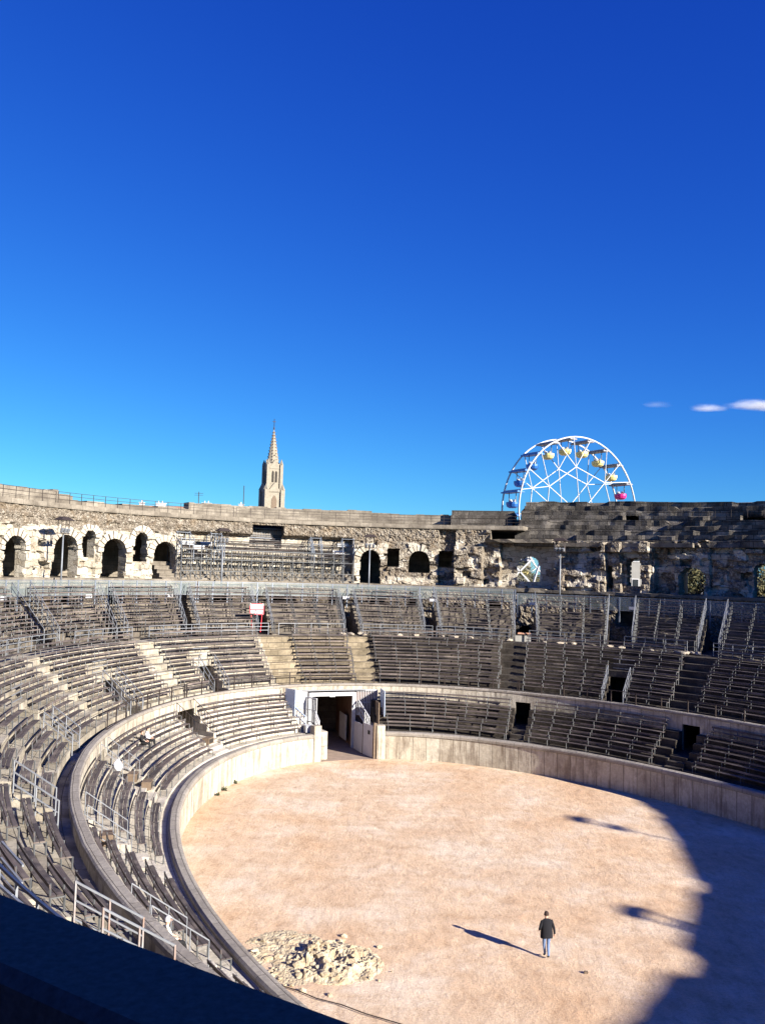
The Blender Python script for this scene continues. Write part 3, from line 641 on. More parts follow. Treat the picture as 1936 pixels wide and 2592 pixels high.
# hazy panel fence behind the upper tier
for (a, b, nm) in ((3.30, 3.95, 'below the left arches'), (2.62, 3.295, 'behind the benches above the gate'), (1.9, 2.615, 'in the shade at right')):
    root = thing('panel_fence', 'long steel fence with hazy clear panels %s' % nm, 'fence', W((a + b) / 2, 19.65, 13.1), 'panel fences behind the upper tier')
    hb = 13.15 if a > 2.5 else 12.75; n_ = round((arc(b, 19.5) - arc(a, 19.5)) / 1.55)
    mb = MB()
    for z in (.02, 1.32): mb.sweep([(19.6, hb + z - .03), (19.6, hb + z + .03), (19.66, hb + z + .03), (19.66, hb + z - .03)], a, b, .9)
    part(mb, 'rail', M['steel'], root)
    for k in range(n_ + 1):
        t = a + (b - a) * k / n_
        if not seen(W(t, 19.6, hb + 1)): continue
        inst(POSTF, 'post', W(t, 19.63, hb - 1.2), zrot(t), root, (1, 1, 2.55))
        if k < n_:
            mb = MB(); t2 = a + (b - a) * (k + 1) / n_; mb.sweep([(19.61, hb + .06), (19.61, hb + 1.28), (19.625, hb + 1.28), (19.625, hb + .06)], t + .001, t2 - .001, 2)
            part(mb, 'panel', M['panel'], root)
# stair handrails beside the doorways of the tiers
def stair_rail(t, dA, hA, dB, hB, label, group, mat=M['pale_steel'], r=.02, ht=1.05, ref=16.5):
    A, B = W(t + skew(t) * (dA - ref), dA, hA), W(t + skew(t) * (dB - ref), dB, hB)
    if not (seen(A) or seen(B)): return
    root = thing('stair_railing', label, 'railing', B, group); up = Vector((0, 0, 1))
    mb = MB(); mb.bar(A + up * ht, B + up * ht, r); mb.bar(A + up * ht * .55, B + up * ht * .55, r * .8); mb.bar(A + up * .1, B + up * .1, r * .8); part(mb, 'rail', M['pale_steel'], root)
    n_ = max(2, round((A - B).length / 1.3))
    for k in range(n_ + 1):
        p = A.lerp(B, k / n_); mb = MB(); mb.bar(p - up * .1, p + up * (ht + .02), r); part(mb, 'post', mat, root)
for (a, b) in D3:
    tm = (a + b) / 2; q = 'red board doorway' if 3.15 < tm < 3.21 else 'daylight doorway' if 2.55 < tm < 2.61 else 'left edge doorway' if tm > 3.7 else 'doorway under leftmost lamp' if tm > 3.5 else 'doorway left of scaffold stand' if tm > 3.3 else 'doorway above the gate' if tm > 2.95 else 'doorway right of the gate' if tm > 2.7 else 'shaded doorway right of daylight' if tm > 2.3 else 'shaded doorway at far right'
    for t, sd_ in ((a - .001, 'right'), (b + .001, 'left')):
        stair_rail(t, 18.9, 13.3, 14.2, 9.9, 'steep pale handrail on the %s side of the %s' % (sd_, q), 'steep railings of the upper tier')
for (a, b), q in zip(D2, ('dark doorway in right shade', 'doorway nearest the gate at left', 'second doorway left of the gate', 'doorway behind the left bend', 'doorway below the left bend', 'doorway by the blue rail')):
    for t, sd_ in ((a - .002, 'right' if a < 4 else 'upper'), (b + .002, 'left' if a < 4 else 'lower')):
        stair_rail(t, 8.6 if a < 4 else 7.6, 7.3 if a < 4 else 6.6, 5.9, 5.5, 'sloping pale handrail, middle tier, %s side, %s' % (sd_, q), 'sloping railings of the middle tier', M['rust'] if a > 4.9 else M['pale_steel'], .024, ref=8.5)
    mb = MB(); t0_, t1_ = a, b
    if seen(W(a, 9.4, 8)):
        root = thing('doorway_barrier', 'pale steel barrier on top of the middle tier %s' % q, 'railing', W((a + b) / 2, 9.5, 7.84), 'barriers above the middle tier doorways')
        for z in (.25, .65, 1.05): mb.bar(W(a, 9.45, 7.84 + z), W(b, 9.45, 7.84 + z), .025)
        part(mb, 'rail', M['pale_steel'], root)
for (a, b), q in zip(D1, ('nearest doorway right of gate', 'second doorway right of gate', 'barred doorway left of gate', 'doorway before the left bend', 'doorway in the left bend', 'doorway by the blue rail')):
    mat = M['iron'] if 3.6 < a < 3.7 else M['pale_steel']
    if a < 2.6: continue
    for t, sd_ in ((a - .002, 'right' if a < 4 else 'upper'), (b + .002, 'left' if a < 4 else 'lower')):
        A, B = W(t, 4.6, 4.7), W(t, 2.7, 3.3)
        if not (seen(A) or seen(B)): continue
        root = thing('doorway_railing', '%s railing, lower tier, %s side of the %s' % ('dark barred' if mat == M['iron'] else 'pale', sd_, q), 'railing', B, 'railings of the lower tier doorways'); up = Vector((0, 0, 1))
        mb = MB(); mb.bar(A + up, B + up, .018); mb.bar(A, B, .018); part(mb, 'rail', mat, root)
        for k in range(8 if mat == M['iron'] else 4):
            f = k / (7 if mat == M['iron'] else 3); p = A.lerp(B, f); mb = MB(); mb.bar(p, p + up, .014); part(mb, 'bar', mat, root)

# ------------------------------------------------------------------ lamp posts (four round the far side in view, more round the rim throwing shadows)
def lamp_post(t, label):
    p = W(t, 20.2, 12.6); root = thing('lamp_post', label, 'lamp post', p, 'lamp posts round the upper tier', math.atan2(NRM(t).y, NRM(t).x))
    q = lambda x, y, z: (x, y, z)
    def P(mb, nm, mat, **k): o = mb.build(nm, mat, None, **k); o.parent = root; return o
    mb = MB(); mb.bar(q(0, 0, 0), q(0, 0, 5.9), .09, 10, .07); P(mb, 'pole', M['steel'], smooth=True)
    mb = MB(); mb.box(q(0, 0, 5.95), .5, 1.1, .06); [mb.bar(q(sx * .2, sy * .45, 5.95), q(sx * .2, sy * .45, 7.1), .03) for sx in (-1, 1) for sy in (-1, 1)]; P(mb, 'bracket', M['iron'])
    for sy in (-.38, 0, .38):
        mb = MB(); mb.bar(q(-.1, sy, 6.02), q(-.28, sy, 6.35), .12, 10, .16); P(mb, 'floodlight', M['pale_steel'])
    mb = MB(); b0 = len(mb.v)
    mb.v += [Vector((x, y, z)) for x, y, z in ((-.55, -.8, 7.1), (.55, -.8, 7.1), (.55, .8, 7.1), (-.55, .8, 7.1), (-.2, -.35, 7.42), (.2, -.35, 7.42), (.2, .35, 7.42), (-.2, .35, 7.42))]
    for f in ((0, 3, 2, 1), (4, 5, 6, 7), (0, 1, 5, 4), (1, 2, 6, 5), (2, 3, 7, 6), (3, 0, 4, 7)): mb.face(f)
    P(mb, 'lamp_hood', M['iron'])
lamp_post(3.60, 'tall grey lamp post with dark hood in front of the left arches')
lamp_post(3.242, 'grey lamp post with dark hood and white floodlights before the scaffold stand')
lamp_post(2.943, 'grey lamp post with dark hood in front of the single tall arch')
lamp_post(2.52, 'grey lamp post with dark hood before the shaded ruin at right')
lp0 = W(0.765, 20.2, 12.6)
lamp_post(0.765, 'lamp post outside the picture whose shadow falls long on the sand'); 
lamp_post(0.455, 'lamp post outside the picture whose hood shadow lies on the sand')
for o in [x for x in COL.objects if x.name.startswith('lamp_post')][-2:]:
    o.location.z += .4 if o['label'].endswith('long on the sand') else -1.0

# ------------------------------------------------------------------ scaffold grandstand before the arches
st = thing('scaffold_stand', 'steel scaffolding grandstand with tiered grey seats under the blind doorway', 'grandstand', W(3.14, 22.5, 14.6))
fr = MB(); dk = MB(); stt = []
TA, TB = 2.972, 3.312; nb = 17
def srow(i): return 21.8 + .5 * i, 16.9 + .43 * i     # rows climb outward
for k in range(nb + 1):
    t = TA + (TB - TA) * k / nb
    for d in (21.7, 22.7, 23.7, 24.7):
        top = 16.9 + (d - 21.8) / .5 * .43; fr.bar(W(t, d, 14.55), W(t, d, top + (1.0 if d < 22 else .1)), .035)
    for z in (15.6, 16.7): fr.bar(W(t, 21.7, z), W(t, 24.6, z), .028)
    fr.bar(W(t, 21.7, 14.7), W(t, 22.7, 16.7), .02); fr.bar(W(t, 22.7, 16.7), W(t, 23.7, 14.7), .02)
    if k < nb:
        t2 = TA + (TB - TA) * (k + 1) / nb
        for z in (15.55, 16.75, 17.8): fr.bar(W(t, 21.7, z), W(t2, 21.7, z), .03)
        fr.bar(W(t, 21.7, 14.6) if k % 2 else W(t, 21.7, 15.55), W(t2, 21.7, 15.55) if k % 2 else W(t2, 21.7, 14.6), .025)
        fr.bar(W(t, 22.7, 14.8), W(t2, 22.7, 16.8), .025); fr.bar(W(t2, 23.7, 15.0), W(t, 23.7, 17.6), .022)
        for z in (18.9, 19.6): fr.bar(W(t, 24.7, z), W(t2, 24.7, z), .02)
part(fr, 'frame', M['legsteel'], st)
for (a_, b_) in ((TA, TA + .022), (3.035, 3.055), (3.225, 3.245), (TB - .026, TB)):
    mb = MB()
    for t in (a_, b_):
        for d in (21.9, 22.9, 23.9): mb.bar(W(t, d, 16.4), W(t, d, 18.9 + (d - 21.9) * .7), .032)
        for z in (0, .5): mb.bar(W(t, 21.9, 18.3 + z), W(t, 23.9, 19.7 + z), .022)
    for d in (21.9, 22.9, 23.9): mb.bar(W(a_, d, 18.8 + (d - 21.9) * .7), W(b_, d, 18.8 + (d - 21.9) * .7), .022)
    part(mb, 'end_frame', M['fencepost'], st)
for i in range(7):
    d, h = srow(i); mb = MB(); mb.sweep([(d, h), (d, h + .04), (d + .5, h + .04), (d + .5, h)], TA + .01, TB - .01, 1.5); part(mb, 'deck', M['legsteel'], st)
    for (a, b) in ((TA + .012, 3.045), (3.06, 3.225), (3.24, TB - .012)):
        mb = MB(); mb.sweep([(d + .2, h + .39), (d + .2, h + .43), (d + .45, h + .43), (d + .45, h + .39)], a, b, 1.5); mb.sweep([(d + .5, h + .62), (d + .5, h + .68), (d + .53, h + .68), (d + .53, h + .62)], a, b, 1.5)
        part(mb, 'bench_seat', M['wood'], st)
for t in (TA, 3.05, 3.232, TB):
    mb = MB(); A = W(t, 21.8, 17.0); B = W(t, 24.75, 19.5); up = Vector((0, 0, 1))
    for z in (.55, 1.05): mb.bar(A + up * z, B + up * z, .024)
    for k in range(6): p = A.lerp(B, k / 5); mb.bar(p - up * .4, p + up * 1.07, .026)
    part(mb, 'stair_rail', M['fencepost'], st)
for (a, b) in ((3.10, 3.168), (3.0, 3.05), (3.24, 3.29)):
    mb = MB(); up = Vector((0, 0, 1)); n_ = 14
    for z in (.05, 1.1): mb.bar(W(a, 24.72, 19.3 + z), W(b, 24.72, 19.3 + z), .03)
    for k in range(n_ + 1): p = W(a + (b - a) * k / n_, 24.72, 19.3); mb.bar(p, p + up * 1.1, .014)
    part(mb, 'guard_rail', M['fencepost'], st)
random.seed(3)
for k in range(6):
    t = (3.285, 3.268, 3.25, 3.0, 2.99, 3.27)[k]; d, h = srow((3, 2, 3, 2, 4, 5)[k]); mb = MB(); c = W(t, d + .1, h + .25); n_ = NRM(t)
    mb.box(c, .06, 1.3, .38, ux=n_); part(mb, 'white_board', M['white'], st)

# ------------------------------------------------------------------ gate furniture
UP = Vector((0, 0, 1))
gf = thing('gate_portal', 'white painted steel portal frame round the dark arena passage', 'gate frame', W(3.097, 4.8, 0))
for t in (3.022, 3.172):
    mb = MB(); c = W(t, 4.75, 2.5); mb.box(c, .35, .32, 5.0, ux=NRM(t)); part(mb, 'jamb', M['white'], gf)
mb = MB(); mb.bar(W(3.172, 4.72, 4.85), W(3.022, 4.72, 4.85), .16); part(mb, 'lintel', M['white'], gf)
mb = MB(); mb.bar(W(3.205, 4.5, 5.25), W(2.985, 4.5, 5.25), .05); part(mb, 'top_rail', M['pale_steel'], gf)
mb = MB(); mb.box(W(3.097, 4.55, 4.72), .14, .5, .22, ux=NRM(3.1)); part(mb, 'lintel_lamp', M['white'], gf)
def panel(name, label, A, B, h0, h1, mat, th=.06, cat='gate', extra=None):
    A = Vector(A); B = Vector(B); d = (B - A); L = d.length; d.normalize(); c = (A + B) / 2
    root = thing(name, label, cat, (c.x, c.y, h0)); mb = MB(); mb.box((c.x, c.y, (h0 + h1) / 2), L, th, h1 - h0, ux=d); part(mb, 'board', mat, root)
    if extra: extra(root, A, B, d)
    return root
def hatch(root, A, B, d):
    c = A.lerp(B, .42); mb = MB(); nn = UP.cross(d); mb.box((c.x + nn.x * .0, c.y, 2.05), .38, .10, .34, ux=d); part(mb, 'hatch', M['dark'], root)
    for p in (A, B): mb = MB(); mb.box((p.x, p.y, 1.35), .08, .12, 2.72, ux=d); part(mb, 'frame', M['brownwood'], root)
panel('wooden_gate', 'grey wooden gate leaf with a small dark hatch, right of the passage', W(2.975, .2, 0), W(3.005, 2.0, 0), 0.02, 2.72, M['greypaint'], .07, 'gate', hatch)
panel('wooden_barrier', 'plain grey curved boarding between hatch gate and white portal', W(3.006, 2.05, 0), W(3.02, 4.4, 0), 0.02, 2.5, M['greypaint'], .06, 'barrier')
panel('gate_post', 'square brown timber post at the right end of the gate', W(2.969, .0, 0), W(2.971, .25, 0), 0, 3.0, M['brownwood'], .25, 'post')
panel('passage_door', 'white door leaf standing open inside the dark passage', W(3.032, 6.5, 0), W(3.036, 9.0, 0), .3, 2.6, M['white'], .06, 'door')
panel('white_barrier', 'white sheet barrier on the terrace left of the portal', W(3.258, 4.55, 0), W(3.185, 4.55, 0), 2.3, 5.3, M['white'], .05, 'barrier')
panel('blue_board', 'pale blue board at the left end of the gate barriers', W(3.27, 4.3, 0), W(3.262, 3.0, 0), 3.0, 5.6, M['paleblue'], .05, 'board')
panel('blue_board', 'pale blue board at the right end of the gate barriers', W(2.935, 4.6, 0), W(2.925, 2.2, 0), 3.2, 5.4, M['paleblue'], .05, 'board')
panel('timber_screen', 'dark timber screen beside the right blue board', W(2.955, 3.0, 0), W(2.948, 1.6, 0), 2.3, 4.5, M['brownwood'], .08, 'screen')
panel('landing', 'white landing slab at the end of the left terrace benches', W(3.265, 1.2, 0), W(3.228, 1.0, 0), 2.3, 2.85, M['white'], .8, 'landing')
def grille(label, A, B, h0, h1, n_, slope=0, mat=M['white']):
    A = Vector(A); B = Vector(B); root = thing('gate_grille', label, 'grille', ((A + B) / 2).to_2d().to_3d() + UP * h0)
    mb = MB(); mb.bar(A + UP * h0, B + UP * (h0 + slope), .045); mb.bar(A + UP * h1, B + UP * (h1 + slope), .045); mb.bar(A + UP * (h0 + h1) / 2, B + UP * ((h0 + h1) / 2 + slope), .03); part(mb, 'rail', mat, root)
    for k in range(n_ + 1): p = A.lerp(B, k / n_) + UP * slope * k / n_; mb = MB(); mb.bar(p + UP * h0, p + UP * h1, .028); part(mb, 'bar', mat, root)
grille('white barred grille rising right of the portal', W(3.012, 4.6, 0), W(2.945, 4.6, 0), 3.0, 5.2, 12)
grille('white sloping handrail on the right gate stairs', W(3.008, 4.3, 0), W(2.985, 1.6, 0), 3.2, 4.3, 7, -1.1)
grille('white barred grille just left of the portal', W(3.188, 4.4, 0), W(3.176, 3.0, 0), 2.6, 4.7, 6)
grille('white sloping handrail on the left gate stairs', W(3.18, 3.0, 0), W(3.20, 1.2, 0), 2.6, 3.6, 5, -.5)
grille('pale blue mesh guard at the end of the left benches', W(3.262, 4.4, 0), W(3.245, 1.8, 0), 3.4, 4.6, 9, -1.2, M['paleblue'])
mb = MB(); mb.sweep([(.55, -.5), (.55, 2.3), (4.9, 2.3), (4.9, -.5)], 3.176, TG1 + .001, .7); mb.sweep([(.55, -.5), (.55, 2.45), (4.9, 2.45), (4.9, -.5)], 2.955, 2.968, .7)
part(mb, 'gate_abutment', M['wall2'], AM)

# red and white board on the walkway
rb = thing('notice_board', 'red framed white board standing at the top of the gate stairs', 'sign', W(3.205, 15.5, 9.5))
p0 = W(3.204, 15.5, 9.6); nr_ = NRM(3.204); tg = UP.cross(nr_)
mb = MB()
for s_ in (-.62, .62): mb.bar(p0 + tg * s_ * .75, p0 + tg * s_ * .95 + UP * 2.0, .035)
part(mb, 'leg', M['red'], rb)
mb = MB(); mb.box(p0 + UP * 2.3, .05, 1.45, 1.1, ux=nr_); part(mb, 'board', M['white'], rb)
mb = MB()
for z, wd, hg in ((2.25, 1.4, .10), (1.8, 1.2, .13), (2.82, 1.2, .08)): mb.box(p0 - nr_ * .03 + UP * z, .05, wd, hg, ux=nr_)
for s_ in (-.72, .72): mb.box(p0 - nr_ * .03 + tg * s_ + UP * 2.2, .05, .11, .85, ux=nr_)
part(mb, 'frame', M['red'], rb)

# red reflectors? small white number plates over the doorways
for t, q in ((3.765, 'left edge'), (3.545, 'leftmost lamp'), (3.357, 'scaffold'), (2.99, 'gate'), (2.806, 'right of gate'), (2.578, 'daylight'), (2.345, 'shaded'), (2.132, 'far right')):
    c = W(t, 19.45, 13.05); mb = MB(); mb.box(c, .04, .75, .3, ux=NRM(t)); o = mb.build('number_plate', M['white'])
    tag(o, 'small blank white plate on the fence over the %s doorway' % q, 'sign', 'white plates over the doorways')
random.seed(5)
M['palestone'] = plain('pale_loose_stone', (.42, .36, .28), .95, 0, .4, 3)
# rubbish and stones on the walkway
for k in range(26):
    t = 3.02 - random.random() * .9; d = 13 + random.random() * 1.0; c = W(t, d, 9.5 + .1)
    bm = bmesh.new(); bmesh.ops.create_icosphere(bm, subdivisions=1, radius=1)
    for v in bm.verts: v.co = Vector((v.co.x * .45, v.co.y * .25, v.co.z * .16)) * (1 + .5 * noise.noise(v.co * 2 + c))
    me = bpy.data.meshes.new('stone'); bm.to_mesh(me); bm.free(); me.materials.append(M['palestone']); o = bpy.data.objects.new('loose_stone', me); COL.objects.link(o)
    o.location = c; o.rotation_euler.z = random.random() * 6
    tag(o, 'loose pale stone lying on the walkway above the right-hand middle tier', 'stone', 'loose stones on the walkway')

# ------------------------------------------------------------------ people
def skin_body(name, joints, edges, mats, parent, paint=None, sub=2):
    keys = list(joints); me = bpy.data.meshes.new(name); me.from_pydata([joints[k][0] for k in keys], [(keys.index(a), keys.index(b)) for a, b in edges], [])
    o = bpy.data.objects.new(name, me); COL.objects.link(o); o.parent = parent
    md = o.modifiers.new('skin', 'SKIN'); md.use_smooth_shade = True
    for i, k in enumerate(keys):
        r = joints[k][1]; me.skin_vertices[0].data[i].radius = r if isinstance(r, tuple) else (r, r)
    me.skin_vertices[0].data[0].use_root = True
    s2 = o.modifiers.new('subd', 'SUBSURF'); s2.levels = sub; s2.render_levels = sub
    dg = bpy.context.evaluated_depsgraph_get(); em = bpy.data.meshes.new_from_object(o.evaluated_get(dg)); o.modifiers.clear(); o.data = em
    for m_ in mats: em.materials.append(m_)
    if paint:
        for p in em.polygons: p.material_index = paint(p.center); p.use_smooth = True
    return o
M['skin'] = plain('skin', (.55, .33, .24), .6, 0, .1, 4); M['coat'] = plain('navy_coat', (.003, .0035, .008), .95, 0, .3, 9); M['jeans'] = plain('blue_jeans', (.13, .20, .37), .85, 0, .25, 12)
M['shoe'] = plain('black_shoe', (.01, .01, .01), .6); M['hair'] = plain('dark_hair', (.035, .018, .012), .8); M['black'] = plain('black_cloth', (.008, .008, .010), .9); M['shirt'] = plain('white_shirt', (.75, .75, .78), .8, 0, .1); M['greyhair'] = plain('white_hair', (.62, .60, .58), .8); M['cream'] = plain('cream_shirt', (.70, .66, .55), .8, 0, .1)
M['legblack'] = M['black']
def figure(root, J, hips, torso_paint, hand_dir, hair, scale=1.0, hair_mat='hair', long_hair=False):
    E = [('pel', 'spine'), ('spine', 'chest'), ('chest', 'neck'), ('neck', 'head0'), ('head0', 'head1'), ('head1', 'head2'), ('chest', 'shL'), ('shL', 'elL'), ('elL', 'wrL'), ('wrL', 'paL'), ('chest', 'shR'), ('shR', 'elR'), ('elR', 'wrR'), ('wrR', 'paR'),
         ('pel', 'hiL'), ('hiL', 'knL'), ('knL', 'anL'), ('anL', 'toL'), ('pel', 'hiR'), ('hiR', 'knR'), ('knR', 'anR'), ('anR', 'toR')]
    body = skin_body('body', J, E, torso_paint[0], root, torso_paint[1])
    for s_ in 'LR':                               # fingers: five separate chains out of each palm
        pa = Vector(J['pa' + s_][0]); wr = Vector(J['wr' + s_][0]); ax = (pa - wr).normalized(); sd_ = ax.cross(Vector(hand_dir)).normalized(); dn = ax.cross(sd_).normalized()
        mb = MB()
        for k, (o_, L) in enumerate(((-.03, .062), (-.011, .075), (.009, .08), (.028, .072))):
            a = pa + sd_ * o_; b = a + ax * L * .55 + dn * .006; c = b + ax * L * .4 + dn * .022; mb.bar(a, b, .010, 6, .009); mb.bar(b, c, .009, 6, .007)
        a = wr.lerp(pa, .5) + sd_ * -.03; b = a + (ax * .6 - sd_ * .6) * .05; mb.bar(a, b, .011, 6, .010); mb.bar(b, b + ax * .035, .010, 6, .008)
        o = mb.build('fingers', M['skin']); o.parent = root
    # head details: nose, ears, hair shell
    h1 = Vector(J['head1'][0]); f = Vector(J['face'][0]) if 'face' in J else Vector((0, 1, 0)); f.normalize(); sd_ = UP.cross(f)
    mb = MB(); mb.bar(h1 + f * .095 + UP * .015, h1 + f * .125 - UP * .03, .012, 6, .018)
    for q in (-1, 1): mb.box(h1 + sd_ * .083 * q - UP * .005, .03, .018, .06, ux=f)
    o = mb.build('nose_and_ears', M['skin']); o.parent = root
    bm = bmesh.new(); bmesh.ops.create_uvsphere(bm, u_segments=16, v_segments=12, radius=.112)
    for v in bm.verts: v.co = Vector((v.co.x * .92, v.co.y, v.co.z * 1.12)) * (1 + .05 * noise.noise(v.co * 30))
    lo = -.085 if long_hair else -.045
    bmesh.ops.delete(bm, geom=[v for v in bm.verts if (f.x * v.co.x + f.y * v.co.y > .035 and v.co.z < .055) or v.co.z < lo], context='VERTS')
    me = bpy.data.meshes.new('hair'); bm.to_mesh(me); bm.free(); me.materials.append(M[hair_mat]); ho = bpy.data.objects.new('hair', me); COL.objects.link(ho); ho.location = h1 + UP * .012; ho.parent = root
    for q in me.polygons: q.use_smooth = True
    for q in (-1, 1):
        mb = MB(); mb.bar(h1 + f * .088 + sd_ * .033 * q + UP * .02, h1 + f * .100 + sd_ * .033 * q + UP * .02, .011, 6); o = mb.build('eye', M['black']); o.parent = root
    return body
# walking man, seen from behind
pm = thing('person', 'man walking away over the sand in navy coat and pale jeans', 'person', (7.405, 38.387, 0.0)); pm.scale = (1.03,) * 3; pm.rotation_euler.z = R(8)
J = dict(pel=((0, 0, .98), (.15, .11)), spine=((0, .01, 1.16), (.165, .12)), chest=((0, .02, 1.38), (.175, .12)), neck=((0, .03, 1.53), .058), head0=((0, .05, 1.60), .065), head1=((0, .06, 1.68), (.082, .095)), head2=((0, .055, 1.75), (.06, .07)),
         shL=((-.205, .01, 1.43), .072), elL=((-.31, -.08, 1.19), .058), wrL=((-.27, .12, 1.06), .042), paL=((-.25, .18, 1.03), (.022, .038)),
         shR=((.205, .01, 1.43), .072), elR=((.29, -.06, 1.17), .058), wrR=((.315, -.07, .93), .042), paR=((.315, -.06, .86), (.022, .038)),
         hiL=((-.09, 0, .90), .100), knL=((-.075, .10, .50), .068), anL=((-.05, .03, .12), .048), toL=((-.055, .20, .035), (.04, .03)),
         hiR=((.09, 0, .90), .100), knR=((.075, .01, .50), .068), anR=((.03, -.19, .12), .048), toR=((.035, -.04, .035), (.04, .03)))
pc = lambda c: 2 if c.z < .135 else (1 if c.z < .93 and abs(c.x) < .235 else (3 if (c.z > 1.56 or (abs(c.x) > .235 and ((c.x > 0 and c.z < .94) or (c.x < 0 and c.z < 1.06 and c.y > .08)))) else 0))
figure(pm, J, None, ([M['coat'], M['jeans'], M['shoe'], M['skin']], pc), (0, 1, 0), 'hair')
# coat skirt
mb = MB(); ring = []
for z, rx, ry in ((1.50, .16, .10), (1.42, .235, .14), (1.2, .235, .16), (1.0, .245, .18), (.80, .26, .195)):
    base = len(mb.v)
    for k in range(20): a = 2 * math.pi * k / 20; mb.v.append(Vector((rx * math.cos(a) + .008 * math.sin(5 * a + z * 9), ry * math.sin(a) + .01, z + (.02 * math.sin(3 * a) if z < .9 else 0))))
    ring.append(base)
for a, b in zip(ring, ring[1:]):
    for k in range(20): mb.face((a + k, a + (k + 1) % 20, b + (k + 1) % 20, b + k))
o = mb.build('coat', M['coat'], smooth=True); o.parent = pm
def seated(name, label, pos, face, mats, paint, hair='hair', long_hair=False, lean=0, group=None):
    root = thing(name, label, 'person', pos, group); root.rotation_euler.z = math.atan2(face[1], face[0]) - R(90)
    J = dict(pel=((0, 0, .09), (.15, .12)), spine=((0, -.03 - lean, .27), (.14, .11)), chest=((0, -.04 - lean, .48), (.16, .11)), neck=((0, -.02 - lean, .63), .055), head0=((0, 0 - lean, .70), .062), head1=((0, .01 - lean, .78), (.08, .095)), head2=((0, 0 - lean, .85), (.058, .068)),
             shL=((-.19, -.03 - lean, .53), .065), elL=((-.26, .06, .30), .052), wrL=((-.14, .27, .24), .038), paL=((-.11, .33, .22), (.022, .036)), shR=((.19, -.03 - lean, .53), .065), elR=((.27, .04, .30), .052), wrR=((.15, .26, .24), .038), paR=((.12, .32, .22), (.022, .036)),
             hiL=((-.10, .06, .08), .10), knL=((-.14, .46, .10), .07), anL=((-.13, .50, -.32), .048), toL=((-.13, .64, -.40), (.04, .03)), hiR=((.10, .06, .08), .10), knR=((.13, .47, .10), .07), anR=((.14, .58, -.30), .048), toR=((.14, .72, -.38), (.04, .03)))
    figure(root, J, None, (mats, paint), (0, 0, 1), hair, hair_mat=hair, long_hair=long_hair)
    return root
pt_ = lambda c: 2 if c.z < -.33 else (1 if (c.z < .19 and not (abs(c.x) > .12 and c.z > .2)) else (3 if c.z > .66 or (c.y > .24 and c.z > .19) else 0))
h3 = B1['h0'] + B1['rise'] * 2 + .47
def b1pt(t, i, off=.33): return W(t, B1['d0'] + B1['run'] * i + off, B1['h0'] + B1['rise'] * i + .47)
n_ = -NRM(3.98)
seated('person', 'person in black sitting on a lower tier bench, arms behind', b1pt(4.02, 3), (n_.x + .7, n_.y, 0), [M['black'], M['black'], M['shoe'], M['skin']], pt_, lean=.05)
seated('person', 'person in white top beside the black clad one', b1pt(3.985, 3), (n_.x + .5, n_.y, 0), [M['shirt'], M['black'], M['skin'], M['skin']], pt_, long_hair=True)
n_ = -NRM(5.12)
seated('person', 'white haired person in cream shirt behind the ring wall', b1pt(4.985, 4), (n_.x + .8, n_.y + .6, 0), [M['cream'], M['black'], M['shoe'], M['skin']], pt_, hair='greyhair')
# white sack on the terrace
bm = bmesh.new(); bmesh.ops.create_icosphere(bm, subdivisions=3, radius=.28)
for v in bm.verts: v.co = Vector((v.co.x, v.co.y, v.co.z * 1.15 + (.3 * max(0, v.co.z) if math.hypot(v.co.x, v.co.y) < .12 else 0))) * (1 + .12 * noise.noise(v.co * 5))
me = bpy.data.meshes.new('white_sack'); bm.to_mesh(me); bm.free(); me.materials.append(M['cloudwhite']); o = bpy.data.objects.new('white_sack', me); COL.objects.link(o); o.location = b1pt(4.235, 3) + UP * .15
for q in me.polygons: q.use_smooth = True
tag(o, 'round white sack standing by a stair landing in the lower tier', 'sack')
# landing boxes beside lower stairs
for t, i, q in ((4.20, 2, 'dark timber box on the stair by the white sack'), (4.19, 1, 'dark framed box two steps above the arena coping'), (3.72, 1, 'brown box below the barred doorway'), (4.60, 3, 'brown timber box on the step of the bend stair')):
    c = b1pt(t, i, .4) - UP * .2; root = thing('step_box', q, 'box', c); mb = MB(); mb.box(c, .55, .8, .46, ux=NRM(t)); part(mb, 'case', M['brownwood'], root)
    mb = MB(); mb.box(c - NRM(t) * .285, .02, .6, .3, ux=NRM(t)); part(mb, 'front_panel', M['dark'], root)

def leaf_mat(name, a, b_):
    m, n, b = new_mat(name); oi = N(n, 'NewGeometry'); c = ramp(n, oi.outputs['Random Per Island'], [(.1, a), (.9, b_)]); n.links.new(c, b.inputs['Base Color']); b.inputs['Roughness'].default_value = .7; return m
WEED = leaf_mat('weed_leaves', (.015, .022, .008), (.05, .06, .02))
# ------------------------------------------------------------------ rubble mound and cable on the sand
mb = MB(); NX, NY = 190, 150; x0, x1, y0, y1 = -6.0, .7, 34.6, 41.0
def mound(x, y):
    e1 = ((x + 1.4) / 2.0) ** 2 + ((y - 37.3) / 1.9) ** 2; e2 = ((x + 3.6) / 1.9) ** 2 + ((y - 38.4) / 2.1) ** 2; e3 = ((x + 3.5) / 1.5) ** 2 + ((y - 35.9) / .8) ** 2
    e = max(0, 1 - e1) ** .5 * .75 + max(0, 1 - e2) ** .5 * .42 + max(0, 1 - e3) ** .5 * .22
    if e <= 0: return -.12
    p = Vector((x * 1.1, y * 1.1, 2)); r = (1 - abs(noise.noise(p) * 2)) * .34 + (1 - abs(noise.noise(p * 2.7)) * 2) * .17 + noise.noise(p * 6) * .10 + noise.noise(p * 14) * .07 + .10 * noise.cell(p * 3)
    return max(-.05, e * (r * .62 + .04) * (1.25 if x > -2.6 else .75) - .04) + .03 * noise.noise(p * 9)
